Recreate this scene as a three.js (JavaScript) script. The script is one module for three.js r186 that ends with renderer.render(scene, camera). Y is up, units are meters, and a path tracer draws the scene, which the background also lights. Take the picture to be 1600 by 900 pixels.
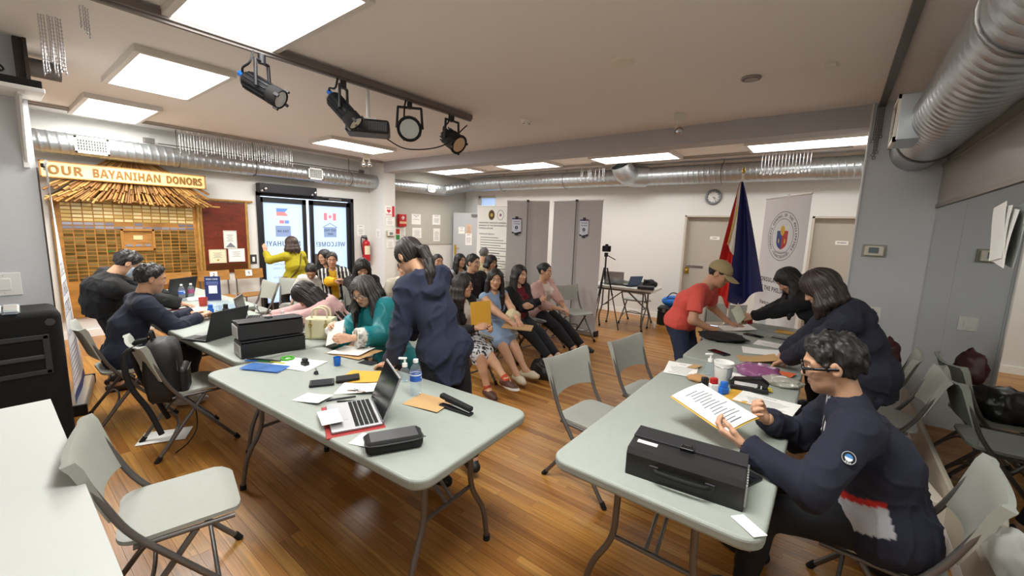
import * as THREE from 'three';
import { RoundedBoxGeometry } from 'three/addons/geometries/RoundedBoxGeometry.js';
import { mergeGeometries, mergeVertices } from 'three/addons/utils/BufferGeometryUtils.js';
import { RectAreaLightUniformsLib } from 'three/addons/lights/RectAreaLightUniformsLib.js';

// ---------- camera, sky, large lights, exposure ----------
RectAreaLightUniformsLib.init();
const scene = new THREE.Scene();
const camera = new THREE.PerspectiveCamera(69.79, 16 / 9, 0.05, 100);
camera.rotation.order = 'YXZ';
camera.position.set(0, 1.66, 0);
camera.rotation.set(THREE.MathUtils.degToRad(-8.258), THREE.MathUtils.degToRad(37.617), THREE.MathUtils.degToRad(1.904));
scene.background = new THREE.Color(0.62, 0.78, 1.0);
scene.backgroundIntensity = 2.0;
const renderer = new THREE.WebGLRenderer();
renderer.toneMapping = THREE.LinearToneMapping;
renderer.toneMappingExposure = 1.22;
renderer.shadowMap.enabled = true;
const CEIL = 2.9, PANEL_POWER = 25, PANEL_GLOW = 6;
// the ceiling panels: [x, z, size along x, size along z]
const PANELS = [
  [-4.82, -1.16, 1.18, 0.58, 'large bright panel nearest the camera on the main ceiling'],
  [-6.88, -1.13, 1.14, 0.56, 'panel above the bamboo donor display next to the wall track'],
  [-6.22, -3.83, 0.58, 1.06, 'panel beyond the spotlights in front of the glass doors'],
  [-6.84, -6.67, 1.2, 0.56, 'panel behind the ceiling beam closest to the white pier'],
  [-4.88, -6.7, 1.12, 0.58, 'panel behind the beam above the seated visitors'],
  [-2.76, -6.76, 1.28, 0.58, 'panel behind the beam beside the upright duct branch'],
  [-0.44, -6.73, 1.26, 0.54, 'panel behind the beam nearest the grey side wall'],
  [-2.76, -1.13, 1.18, 0.58, 'panel over the near tables, out above the camera', 0.18],
  [-0.7, -1.13, 1.18, 0.58, 'panel above the photographer', 0.85],
];
// ---------- helpers ----------
const V = (x, y, z) => new THREE.Vector3(x, y, z);
const D2R = Math.PI / 180;
let seed = 7;
const rnd = () => { seed = (seed * 1664525 + 1013904223) >>> 0; return seed / 4294967296; };
const rr = (a, b) => a + (b - a) * rnd();
const taken = {};
function numbered(n) { const k = taken[n] = (taken[n] ?? -1) + 1; return k ? n + '_' + String(k).padStart(3, '0') : n; }
function shadow(o) { o.castShadow = true; o.receiveShadow = true; return o; }
function tag(o, label, category, group) { o.userData.label = label; o.userData.category = category; if (group) o.userData.group = group; return o; }
function thing(name, label, category, [x, y, z] = [0, 0, 0], turn = 0, group) {
  const o = new THREE.Group(); o.name = numbered(name); o.position.set(x, y, z); o.rotation.y = turn * D2R; scene.add(o);
  return tag(o, label, category, group);
}
function part(name, g, m, parent, pos, rot) {
  const o = shadow(new THREE.Mesh(g, m)); o.name = name; parent.add(o);
  if (pos) o.position.set(...pos); if (rot) o.rotation.set(...rot);
  return o;
}
function solo(name, g, m, label, category, pos, rot, group) { const o = part(numbered(name), g, m, scene, pos, rot); return tag(o, label, category, group); }
function struct(name, g, m, pos, rot) { const o = part(name, g, m, scene, pos, rot); o.userData.kind = 'structure'; return o; }
function dup(o, label, pos, turn, group) { const c = o.clone(); c.name = numbered(o.name.replace(/_\d+$/, '')); c.userData = { ...o.userData, label }; if (group) c.userData.group = group; c.position.set(...pos); c.rotation.set(0, turn * D2R, 0); scene.add(c); return c; }
// geometry
const box = (w, h, d, x = 0, y = 0, z = 0) => new THREE.BoxGeometry(w, h, d).translate(x, y, z);
const rbox = (w, h, d, r = 0.005, x = 0, y = 0, z = 0, s = 2) => new RoundedBoxGeometry(w, h, d, s, Math.min(r, w / 2.01, h / 2.01, d / 2.01)).translate(x, y, z);
const cyl = (r0, r1, h, x = 0, y = 0, z = 0, n = 20, open = false) => new THREE.CylinderGeometry(r0, r1, h, n, 1, open).translate(x, y, z);
const sph = (r, x = 0, y = 0, z = 0, sx = 1, sy = 1, sz = 1, n = 16) => new THREE.SphereGeometry(r, n, Math.ceil(n * 0.7)).scale(sx, sy, sz).translate(x, y, z);
function rod(a, b, r, r2 = r, n = 12) {
  const A = V(...a), B = V(...b), L = A.distanceTo(B), g = new THREE.CylinderGeometry(r2, r, L, n);
  g.applyQuaternion(new THREE.Quaternion().setFromUnitVectors(V(0, 1, 0), B.clone().sub(A).normalize()));
  return g.translate((A.x + B.x) / 2, (A.y + B.y) / 2, (A.z + B.z) / 2);
}
function tube(pts, r, seg = 24, n = 8, closed = false, tension = 0.5) { return new THREE.TubeGeometry(new THREE.CatmullRomCurve3(pts.map((p) => V(...p)), closed, 'catmullrom', tension), seg, r, n, closed); }
function polytube(pts, r, n = 10, bend = 0.05) {       // straight runs with rounded corners
  const P = pts.map((p) => V(...p)), path = new THREE.CurvePath(); let last = P[0];
  for (let i = 1; i < P.length - 1; i++) {
    const a = P[i].clone().add(P[i - 1].clone().sub(P[i]).setLength(bend)), b = P[i].clone().add(P[i + 1].clone().sub(P[i]).setLength(bend));
    path.add(new THREE.LineCurve3(last, a)); path.add(new THREE.QuadraticBezierCurve3(a, P[i], b)); last = b;
  }
  path.add(new THREE.LineCurve3(last, P[P.length - 1]));
  return new THREE.TubeGeometry(path, P.length * 8, r, n);
}
const lathe = (pts, n = 24) => new THREE.LatheGeometry(pts.map((p) => new THREE.Vector2(...p)), n);
function merge(list) { return mergeGeometries(list.map((g) => { const q = g.index ? g.toNonIndexed() : g; for (const k of Object.keys(q.attributes)) if (!['position', 'normal', 'uv'].includes(k)) q.deleteAttribute(k); if (!q.attributes.uv) q.setAttribute('uv', new THREE.BufferAttribute(new Float32Array(q.attributes.position.count * 2), 2)); q.morphAttributes = {}; return q; })); }
function slab(pts, depth, bevel = 0, seg = 2) {       // outline in x/y, thickness along z from 0
  const s = new THREE.Shape(pts.map((p) => new THREE.Vector2(...p)));
  return new THREE.ExtrudeGeometry(s, { depth: depth - 2 * bevel, bevelEnabled: bevel > 0, bevelSize: bevel, bevelThickness: bevel, bevelOffset: -bevel, bevelSegments: seg, curveSegments: 8 }).translate(0, 0, bevel);
}
function roundRect(w, d, r, n = 6) { const p = []; for (const [cx, cy, a] of [[w / 2 - r, d / 2 - r, 0], [-w / 2 + r, d / 2 - r, 90], [-w / 2 + r, -d / 2 + r, 180], [w / 2 - r, -d / 2 + r, 270]]) for (let i = 0; i <= n; i++) { const t = (a + 90 * i / n) * D2R; p.push([cx + r * Math.cos(t), cy + r * Math.sin(t)]); } return p; }
function sheet(w, d, fn, nx = 12, nz = 12) {           // a thin closed sheet lying in x/z, height from fn(x, z)
  const g = new THREE.BoxGeometry(w, 0.0012, d, nx, 1, nz), p = g.attributes.position;
  for (let i = 0; i < p.count; i++) p.setY(i, p.getY(i) + fn(p.getX(i), p.getZ(i)));
  g.computeVertexNormals(); return g;
}
// value noise
const hash3 = (x, y, z) => { let h = (x * 374761393 + y * 668265263 + z * 2147483647) | 0; h = Math.imul(h ^ (h >>> 13), 1274126177); return ((h ^ (h >>> 16)) >>> 0) / 4294967296; };
function noise3(x, y, z) {
  const xi = Math.floor(x), yi = Math.floor(y), zi = Math.floor(z); let u = x - xi, v = y - yi, w = z - zi;
  u = u * u * (3 - 2 * u); v = v * v * (3 - 2 * v); w = w * w * (3 - 2 * w);
  const L = (a, b, t) => a + (b - a) * t, H = (i, j, k) => hash3(xi + i, yi + j, zi + k);
  return L(L(L(H(0, 0, 0), H(1, 0, 0), u), L(H(0, 1, 0), H(1, 1, 0), u), v), L(L(H(0, 0, 1), H(1, 0, 1), u), L(H(0, 1, 1), H(1, 1, 1), u), v), w) * 2 - 1;
}
// materials
const std = (color, roughness = 0.7, metalness = 0, extra = {}) => new THREE.MeshStandardMaterial({ color, roughness, metalness, ...extra });
function dataTex(n, m, fn, srgb = true) {
  const d = new Uint8Array(n * m * 4);
  for (let j = 0; j < m; j++) for (let i = 0; i < n; i++) { const c = fn(i / n, j / m, i, j), o = (j * n + i) * 4; d[o] = c[0]; d[o + 1] = c[1]; d[o + 2] = c[2]; d[o + 3] = 255; }
  const t = new THREE.DataTexture(d, n, m); t.wrapS = t.wrapT = THREE.RepeatWrapping; t.magFilter = THREE.LinearFilter; t.minFilter = THREE.LinearMipmapLinearFilter; t.generateMipmaps = true; if (srgb) t.colorSpace = THREE.SRGBColorSpace; t.needsUpdate = true; return t;
}
function canvasTex(w, h, draw) {
  const c = document.createElement('canvas'); c.width = w; c.height = h; const x = c.getContext('2d'); draw(x, w, h);
  const t = new THREE.CanvasTexture(c); t.colorSpace = THREE.SRGBColorSpace; t.anisotropy = 8; return t;
}
const tileNoise = (f, z) => (u, v) => { // periodic in u and v
  const a = u * Math.PI * 2, b = v * Math.PI * 2, R = f / 6.283; return noise3(Math.cos(a) * R + 11 + z, Math.sin(a) * R + Math.cos(b) * R * 1.3 + 7, Math.sin(b) * R * 1.3 + z * 3.1);
};
const grainT = dataTex(512, 128, (u, v) => { const n1 = noise3(u * 6, v * 42, 1), n2 = noise3(u * 22, v * 110, 5), n3 = noise3(u * 3, v * 9, 9); const g = 214 + 22 * n1 + 14 * n2 + 16 * n3; return [g, g * 0.97, g * 0.92]; });
const speckT = dataTex(256, 256, (u, v, i, j) => { const g = 232 + 14 * (hash3(i, j, 3) - 0.5) + 3 * tileNoise(14, 2)(u, v); return [g, g, g]; });
const wallBump = dataTex(256, 256, (u, v, i, j) => { const g = 128 + 50 * tileNoise(40, 4)(u, v) + 30 * (hash3(i, j, 8) - 0.5); return [g, g, g]; }, false);
const rep = (t, x, y) => { const c = t.clone(); c.repeat.set(x, y); c.needsUpdate = true; return c; };
const fabricBump = dataTex(128, 128, (u, v, i, j) => { const g = 128 + 60 * Math.sin(i * Math.PI / 2) * Math.sin(j * Math.PI / 2) + 40 * (hash3(i, j, 6) - 0.5); return [g, g, g]; }, false);
const M = {
  wall: std(0xe2e1dd, 0.85, 0, { bumpMap: rep(wallBump, 6, 4), bumpScale: 0.0008 }), greyWall: std(0xd2d5da, 0.8, 0, { bumpMap: rep(wallBump, 2, 6), bumpScale: 0.0008 }),
  alcove: std(0xbab8ae, 0.9, 0, { bumpMap: rep(wallBump, 6, 3), bumpScale: 0.001 }), ceil: std(0xf0eae4, 0.92, 0, { bumpMap: rep(wallBump, 12, 12), bumpScale: 0.0012 }), beam: std(0xb9b8ba, 0.8),
  door: std(0xb9b0a4, 0.6), black: std(0x14141a, 0.5), blackMatte: std(0x121214, 0.85), blackGloss: std(0x0c0c0f, 0.22), darkGrey: std(0x3a3b3e, 0.6), white: std(0xf0efec, 0.5), cream: std(0xe8e2d2, 0.55), paper: std(0xf3f2ee, 0.8), kraft: std(0xbd9868, 0.8), manila: std(0xdba63a, 0.75),
  galv: std(0xb9bec2, 0.34, 0.9), galvDark: std(0x9aa0a4, 0.4, 0.9), steel: std(0x6e6a68, 0.42, 0.55), chrome: std(0xd8d8dc, 0.18, 1), plastic: std(0xa9b0a8, 0.55, 0, { map: rep(speckT, 3, 3) }), chairPlastic: std(0xb0b3aa, 0.55, 0, { map: rep(speckT, 3, 3) }),
  red: std(0xb81d20, 0.35), blue: std(0x1766c8, 0.4), brass: std(0xc2a24a, 0.3, 0.8), wood: std(0xc58e45, 0.5, 0, { map: grainT }), redwood: std(0x7d2f18, 0.45, 0, { map: grainT }), bamboo: std(0xc79a50, 0.6, 0, { map: grainT }), glass: new THREE.MeshPhysicalMaterial({ color: 0xffffff, roughness: 0.03, transmission: 1, thickness: 0, ior: 1.45 }),
  clear: new THREE.MeshPhysicalMaterial({ color: 0xf4faff, roughness: 0.06, transmission: 0.92, thickness: 0, ior: 1.4 }), mirror: std(0xd4d8d6, 0.02, 1), rubber: std(0x161616, 0.9), leather: std(0x19181a, 0.42), navy: std(0x1b2238, 0.85), screen: std(0x0b0d12, 0.15),
};
M.panel = std(0xffffff, 0.6, 0, { emissive: 0xfffdf8, emissiveIntensity: PANEL_GLOW });
// ---------- the room ----------
const XL = -7.9, XR = 0.68, ZB = -8.1, ZF = 1.7, ZS = -5.19;
const floorBase = struct('floor', box(XR - XL + 0.2, 0.1, ZF - ZB + 0.2), std(0x2c1808, 0.9), [(XL + XR) / 2, -0.056, (ZB + ZF) / 2]);
{ // strip flooring along x; the 300 boards that show largest are single pieces, the rest one joined part
  const W = 0.0572, mats = [0xc99248, 0xbb823c, 0xd39f58, 0xad7434, 0xc58d4a, 0xbd8644].map((c) => std(c, 0.33, 0, { map: grainT, bumpMap: grainT, bumpScale: 0.0003 }));
  const all = [], q = V(0, 0, 0); let row = 0;
  const tables = [[-6.8, -1.05, -1.7, -0.7], [-0.9, 0.0, -5.0, -1.35], [-3.1, -1.1, -0.15, 0.7]];
  camera.updateMatrixWorld(); camera.updateProjectionMatrix();
  for (let z = ZF; z > ZB; z -= W, row++) for (let x = XL - rr(0, 1); x < XR;) {
    const L = [0.55, 0.8, 1.1, 1.45][Math.floor(rnd() * 4)], x0 = Math.max(x, XL - 0.02), x1 = Math.min(x + L, XR + 0.02); x += L; if (x1 - x0 < 0.04) continue;
    const cx = (x0 + x1) / 2, cz = z - W / 2; q.set(cx, 0, cz); const d = Math.hypot(cx, 1.66, cz); q.project(camera);
    const seen = Math.abs(q.x) < 1.02 && Math.abs(q.y) < 0.95 && q.z < 1 && !tables.some((t) => cx > t[0] && cx < t[1] && cz > t[2] && cz < t[3]);
    all.push({ cx, cz, L: x1 - x0, m: Math.floor(rnd() * 6), u: rnd(), v: rnd(), s: seen ? (x1 - x0) / d ** 3 : 0, dy: rr(-0.0004, 0.0004) });
  }
  all.sort((a, b) => b.s - a.s);
  const make = (p) => { const g = box(p.L - 0.0008, 0.006, W - 0.0011), uv = g.attributes.uv; for (let i = 0; i < uv.count; i++) uv.setXY(i, uv.getX(i) * p.L * 0.55 + p.u, uv.getY(i) * 0.32 + p.v); return g; };
  const fx = (XL + XR) / 2, fz = (ZB + ZF) / 2, rest = mats.map(() => []);
  all.forEach((p, i) => { const g = make(p); if (i < 300) part('plank', g, mats[p.m], floorBase, [p.cx - fx, 0.053 + p.dy, p.cz - fz]); else rest[p.m].push(g.translate(p.cx - fx, 0.053 + p.dy, p.cz - fz)); });
  rest.forEach((r, i) => { const o = part('planks_beyond', merge(r), mats[i], floorBase); o.userData.kind = 'stuff'; });
}
struct('ceiling', box(XR - XL + 0.4, 0.12, ZF - ZB + 0.4), M.ceil, [(XL + XR) / 2, CEIL + 0.06, (ZB + ZF) / 2]);
// left wall with the glass door opening z -2.99 .. -4.8, top 2.14
struct('wall_left', merge([box(0.15, CEIL, ZF + 2.99, XL - 0.075, CEIL / 2, (ZF - 2.99) / 2), box(0.15, CEIL, -4.8 - ZB, XL - 0.075, CEIL / 2, (-4.8 + ZB) / 2), box(0.15, CEIL - 2.14, 1.81, XL - 0.075, (CEIL + 2.14) / 2, -3.895)]), M.wall);
// back wall with a high window and two recessed doors
{ const holes = [[-7.47, -6.86, 1.2, 2.46], [-2.23, -1.42, 0, 2.0], [-0.31, 0.5, 0, 2.0]], g = []; let x = XL;
  for (const [a, b, y0, y1] of holes) { g.push(box(a - x, CEIL, 0.2, (a + x) / 2, CEIL / 2, ZB - 0.1)); g.push(box(b - a, CEIL - y1, 0.2, (a + b) / 2, (CEIL + y1) / 2, ZB - 0.1)); if (y0) g.push(box(b - a, y0, 0.2, (a + b) / 2, y0 / 2, ZB - 0.1)); x = b; }
  g.push(box(XR - x + 0.1, CEIL, 0.2, (XR + 0.1 + x) / 2, CEIL / 2, ZB - 0.1)); struct('wall_back', merge(g), M.wall); }
struct('wall_right', box(0.15, CEIL, ZF - ZB, XR + 0.075 + 0.012, CEIL / 2, (ZF + ZB) / 2), M.wall);
struct('wall_front', box(XR - XL + 0.3, CEIL, 0.15, (XL + XR) / 2, CEIL / 2, ZF + 0.075), M.wall);
struct('wall_partition', box(0.15, CEIL, ZF + 0.325, -4.925, CEIL / 2, (ZF - 0.325) / 2), M.greyWall);
struct('wall_side', box(XR - 0.14 + 0.01, CEIL, 0.16, (XR + 0.14) / 2, CEIL / 2, ZS - 0.08), M.greyWall);
struct('wall_pier', box(0.52, CEIL, 0.27, XL + 0.26, CEIL / 2, ZS - 0.135), M.wall);
struct('trim_1', box(XR - XL, 0.2, 0.27, (XL + XR) / 2, CEIL - 0.1, ZS - 0.136), M.beam);
struct('trim_2', box(0.012, CEIL, 0.018, 0.14, CEIL / 2, ZS + 0.006), M.white);     // white corner bead on the side wall
struct('wall_alcove', box(0.02, CEIL - 1.2, 2.6, XL + 0.012, (CEIL + 1.2) / 2, -6.77), M.alcove);
struct('baseboard_left', merge([box(0.02, 0.1, 2.6, XL + 0.01, 0.05, -1.65), box(0.02, 0.1, 0.37, XL + 0.01, 0.05, -4.99)]), M.white);
struct('baseboard_back', merge([box(4.6, 0.1, 0.02, -4.54, 0.05, ZB + 0.011), box(1.1, 0.1, 0.02, -0.865, 0.05, ZB + 0.011)]), M.white);
struct('baseboard_right', box(0.02, 0.1, 6.7, XR - 0.012, 0.05, -1.84), M.white);
// recessed doors of the back wall
[[-1.825, 'door_1'], [0.095, 'door_2']].forEach(([x, n], i) => {
  const d = struct(n, rbox(0.8, 2.0, 0.05, 0.004), M.door, [x, 1.0, ZB - 0.14]);
  part('door_frame', merge([box(0.035, 2.0, 0.14, -0.4, 0, 0.07), box(0.035, 2.0, 0.14, 0.4, 0, 0.07), box(0.83, 0.03, 0.14, 0, 0.985, 0.07)]), std(0xc9bfb1, 0.6), d);
  part('kick_plate', rbox(0.3, 0.05, 0.008, 0.002), M.chrome, d, [-0.2, 0.06, 0.03]);
  const h = part('door_handle', merge([rod([-0.33, -0.02, 0.03], [-0.33, -0.02, 0.075], 0.012), sph(0.028, -0.33, -0.02, 0.085), box(0.07, 0.13, 0.006, -0.33, -0.02, 0.028)]), M.brass, d); h.userData.label = 'brass door knob';
  part('door_sign', box(0.16, 0.06, 0.004), new THREE.MeshStandardMaterial({ roughness: 0.7, map: canvasTex(256, 96, (c, w, hh) => { c.fillStyle = '#f4f2ee'; c.fillRect(0, 0, w, hh); c.fillStyle = '#333'; c.font = 'bold 46px sans-serif'; c.textAlign = 'center'; c.fillText(i ? 'WOMEN' : 'STAFF', w / 2, 64); }) }), d, [i ? -0.01 : 0.1, 0.6, 0.028]);
});
{ // window at the end of the alcove
  const w = struct('window_1', merge([box(0.05, 1.26, 0.1, -0.28, 0, 0), box(0.05, 1.26, 0.1, 0.28, 0, 0), box(0.61, 0.05, 0.1, 0, 0.6, 0), box(0.61, 0.05, 0.1, 0, -0.6, 0)]), std(0xcfc8b8, 0.6), [-7.165, 1.83, ZB - 0.1]);
  part('pane', box(0.52, 1.16, 0.006), new THREE.MeshPhysicalMaterial({ color: 0xdfe8f4, roughness: 0.9, transmission: 0.6, thickness: 0 }), w);
}
{ // grey door standing open against the back of the alcove
  const d = struct('door_3', rbox(0.78, 2.0, 0.045, 0.004), std(0xb9bcc0, 0.55), [-7.42, 1.0, -7.72], [0, 0.5, 0]);
  part('door_handle', merge([box(0.05, 0.26, 0.008, -0.33, 0.06, 0.026), rod([-0.33, 0.1, 0.03], [-0.33, 0.1, 0.07], 0.01), rod([-0.33, 0.1, 0.07], [-0.23, 0.1, 0.07], 0.01)]), M.brass, d);
  part('door_closer', box(0.22, 0.05, 0.05, 0.2, 0.95, 0.045), M.steel, d);
}
// glass entrance doors in the left wall, black frames, printed translucent film
const filmMat = (draw) => new THREE.MeshPhysicalMaterial({ roughness: 1, transmission: 0.55, thickness: 0, map: canvasTex(512, 1280, draw) });
{
  const fr = struct('door_4', merge([box(0.12, 2.14, 0.06, 0, 1.07, 0.875), box(0.12, 2.14, 0.06, 0, 1.07, -0.875), box(0.12, 0.07, 1.81, 0, 2.105, 0)]), M.black, [XL - 0.03, 0, -3.895]);
  const film = (side) => (c, w, h) => {
    c.fillStyle = '#d3e0f6'; c.fillRect(0, 0, w, h); c.save(); c.translate(w, 0); c.scale(-1, 1); c.textAlign = 'center'; c.fillStyle = '#7d8794';
    if (!side) { // flag with a swallowtail, words read mirrored from inside
      c.fillStyle = '#6f8fe0'; c.beginPath(); c.moveTo(190, 65); c.lineTo(345, 65); c.lineTo(345, 110); c.lineTo(235, 110); c.fill(); c.fillStyle = '#ee8a7c'; c.beginPath(); c.moveTo(235, 110); c.lineTo(345, 110); c.lineTo(345, 160); c.lineTo(190, 160); c.fill();
      c.fillStyle = '#e57d84'; c.fillRect(250, 215, 60, 42); c.fillStyle = '#7f90dc'; c.fillRect(185, 215, 58, 42); c.fillStyle = '#8d98ae'; c.fillRect(165, 285, 200, 140);
      c.restore(); c.save(); c.textAlign = 'center'; c.fillStyle = '#3d4450'; c.font = 'bold 40px sans-serif'; c.fillText('NO EXIT', w - 265, 368); c.restore(); c.save(); c.translate(w, 0); c.scale(-1, 1); c.textAlign = 'center'; c.fillStyle = '#646d7a';
      c.font = 'bold 88px sans-serif'; c.fillText('MABUHAY!', 262, 545); c.font = '38px sans-serif'; c.fillStyle = '#727c8c'; ['Tuloy po kayo sa', 'Filipino Bayanihan', 'Community Centre'].forEach((q, i) => c.fillText(q, 256, 740 + i * 52)); c.fillText('www.bayanihan.ca', 256, 960); c.fillText('info@bayanihan.ca', 256, 1030);
    } else {
      c.fillStyle = '#ec7f80'; c.fillRect(165, 95, 50, 100); c.fillRect(305, 95, 50, 100); c.beginPath(); for (let k = 0; k < 16; k++) { const r = k % 2 ? 16 : 40, t = k * Math.PI / 8; c.lineTo(260 + r * Math.sin(t), 145 - r * Math.cos(t)); } c.fill();
      c.fillStyle = '#8d98ae'; c.fillRect(165, 290, 195, 140); c.strokeStyle = '#7d889c'; c.lineWidth = 10; c.beginPath(); c.moveTo(150, 295); c.lineTo(262, 235); c.lineTo(375, 295); c.stroke();
      c.fillStyle = '#3d4450'; c.font = 'bold 42px sans-serif'; c.fillText('EXIT THIS', 262, 350); c.fillText('WAY', 262, 400); c.fillStyle = '#646d7a'; c.font = 'bold 88px sans-serif'; c.fillText('WELCOME!', 256, 560);
    }
    c.restore();
  };
  for (const [s, z] of [[0, 0.455], [1, -0.43]]) {
    const leaf = part('door_leaf', merge([box(0.045, 2.04, 0.07, 0, 0, 0.375), box(0.045, 2.04, 0.07, 0, 0, -0.375), box(0.045, 0.09, 0.82, 0, 0.975, 0), box(0.045, 0.16, 0.82, 0, -0.94, 0)]), M.black, fr, [0, 1.035, z]);
    part('glass_film', new THREE.PlaneGeometry(0.68, 1.8).rotateY(Math.PI / 2), filmMat(film(s)), leaf, [0.004, 0.03, 0]);
    part('push_bar', merge([rbox(0.05, 0.22, 0.06, 0.015, 0.05, -0.1, s ? 0.33 : -0.33)]), s ? M.steel : M.black, leaf);
  }
  part('door_closer', merge([rbox(0.06, 0.05, 0.26, 0.01, 0.06, 2.1, -0.5), rod([0.07, 2.12, -0.4], [0.16, 2.12, -0.2], 0.008)]), M.steel, fr);
  part('header_box', rbox(0.16, 0.16, 0.99, 0.01, 0.09, 2.2, 0.4), M.black, fr);
  for (const z of [0.8, -0.06]) part('header_lamp', merge([sph(0.03, 0.18, 2.19, z), sph(0.022, 0.185, 2.15, z + 0.06)]), M.chrome, fr);
}
// mirror wall: panels above a plinth, board above
{
  const seams = [-5.18, -4.1, -2.95, -1.8, -0.65, 0.5, 1.65];
  for (let i = 0; i < 6; i++) { const z0 = seams[i], z1 = seams[i + 1]; solo('wall_mirror', box(0.006, 1.655, z1 - z0 - 0.003), M.mirror, ['tall mirror panel at the corner beside the grey side wall', 'second mirror panel out from the grey side wall', 'third mirror panel out from the grey side wall', 'fourth mirror panel along the right wall', 'fifth mirror panel along the right wall', 'last mirror panel along the right wall'][i], 'mirror', [XR - 0.004, 0.3 + 0.8275, (z0 + z1) / 2], null, 'mirror panels of the right wall'); }
  struct('trim_3', box(0.03, 0.03, 6.86, XR - 0.006, 1.972, -1.76), std(0x8d867d, 0.5, 0.3));
  struct('trim_4', box(0.02, 0.34, 6.86, XR - 0.003, 2.145, -1.76), std(0xa59c94, 0.35, 0, { map: rep(speckT, 6, 1) }));
  struct('trim_5', box(0.035, 0.02, 6.86, XR - 0.006, 2.315, -1.76), std(0x9c9590, 0.5));
  struct('trim_6', box(0.03, 0.29, 6.86, XR - 0.006, 0.15, -1.76), std(0xc9c0ae, 0.6));
}
// ---------- ceiling light panels ----------
PANELS.forEach(([x, z, w, d, l, k]) => {
  const t = thing('ceiling_light', 'white rectangular LED ' + l, 'ceiling light', [x, CEIL, z], 0, 'rectangular ceiling light panels');
  part('frame', merge([box(w + 0.08, 0.05, 0.04, 0, -0.025, d / 2 + 0.02), box(w + 0.08, 0.05, 0.04, 0, -0.025, -d / 2 - 0.02), box(0.04, 0.05, d, w / 2 + 0.02, -0.025, 0), box(0.04, 0.05, d, -w / 2 - 0.02, -0.025, 0)]), std(0xd9d4ce, 0.5), t);
  part('diffuser', box(w, 0.02, d, 0, -0.03, 0), M.panel, t);
  const L = new THREE.RectAreaLight(0xf9f9f4, PANEL_POWER * (k ?? (z < -5 ? 0.2 : 1)), w, d); L.position.set(0, -0.048, 0); L.rotation.x = -Math.PI / 2; t.add(L);
});
// ---------- ducts, tracks, ceiling and wall fixtures ----------
function spiral(len, r, pitch = 0.085, n = 36) {      // spiral-seam duct along +y from 0
  const m = Math.ceil(len / 0.012), g = new THREE.CylinderGeometry(r, r, len, n, m, true).translate(0, len / 2, 0), p = g.attributes.position;
  for (let i = 0; i < p.count; i++) { const x = p.getX(i), y = p.getY(i), z = p.getZ(i), a = Math.atan2(z, x) / (2 * Math.PI), f = ((y / pitch + a) % 1 + 1) % 1, s = 1 + (f < 0.24 ? 0.0065 / r * Math.sin(f / 0.24 * Math.PI) : 0); p.setX(i, x * s); p.setZ(i, z * s); }
  g.computeVertexNormals(); return g;
}
function ductRun(parent, a, b, r, mat = M.galv) {
  const A = V(...a), B = V(...b), o = part('spiral_duct', spiral(A.distanceTo(B), r), mat, parent, a); o.quaternion.setFromUnitVectors(V(0, 1, 0), B.clone().sub(A).normalize()); return o;
}
function grille(parent, pos, ry, w, h, mat = M.cream) {
  const v = part('vent_grille', merge([box(w, 0.022, 0.02, 0, h / 2 - 0.011), box(w, 0.022, 0.02, 0, -h / 2 + 0.011), box(0.022, h, 0.02, w / 2 - 0.011), box(0.022, h, 0.02, -w / 2 + 0.011)]), mat, parent, pos, [0, ry, 0]);
  part('backing', box(w - 0.03, h - 0.03, 0.012, 0, 0, -0.012), M.darkGrey, v);
  const n = Math.round((w - 0.04) / 0.024), bars = []; for (let i = 0; i <= n; i++) bars.push(box(0.006, h - 0.04, 0.012, -w / 2 + 0.02 + (w - 0.04) * i / n)); for (let j = 1; j < 6; j++) bars.push(box(w - 0.04, 0.003, 0.008, 0, -h / 2 + h * j / 6)); part('louvres', merge(bars), mat, v);
  return v;
}
{ const d = thing('air_duct', 'long galvanised spiral duct above the donor display and glass doors', 'duct');
  ductRun(d, [-7.68, 2.51, 0.9], [-7.68, 2.51, ZS], 0.135); grille(d, [-7.53, 2.51, -1.0], Math.PI / 2, 0.31, 0.2); grille(d, [-7.53, 2.51, -3.86], Math.PI / 2, 0.26, 0.2, M.white);
  for (const z of [-1.9, -2.9, -4.6]) part('hanger', merge([rod([-7.68, 2.64, z], [-7.68, 2.9, z], 0.006), new THREE.TorusGeometry(0.139, 0.006, 6, 28).rotateY(0).translate(-7.68, 2.51, z)]), M.steel, d);
  part('conduit', merge([rod([-7.72, 2.68, -1.7], [-7.72, 2.68, -4.9], 0.008), rbox(0.06, 0.07, 0.12, 0.006, -7.72, 2.7, -1.6), rbox(0.06, 0.07, 0.12, 0.006, -7.72, 2.7, -3.1), rbox(0.05, 0.06, 0.1, 0.006, -7.72, 2.69, -4.9)]), M.steel, d); }
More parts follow.
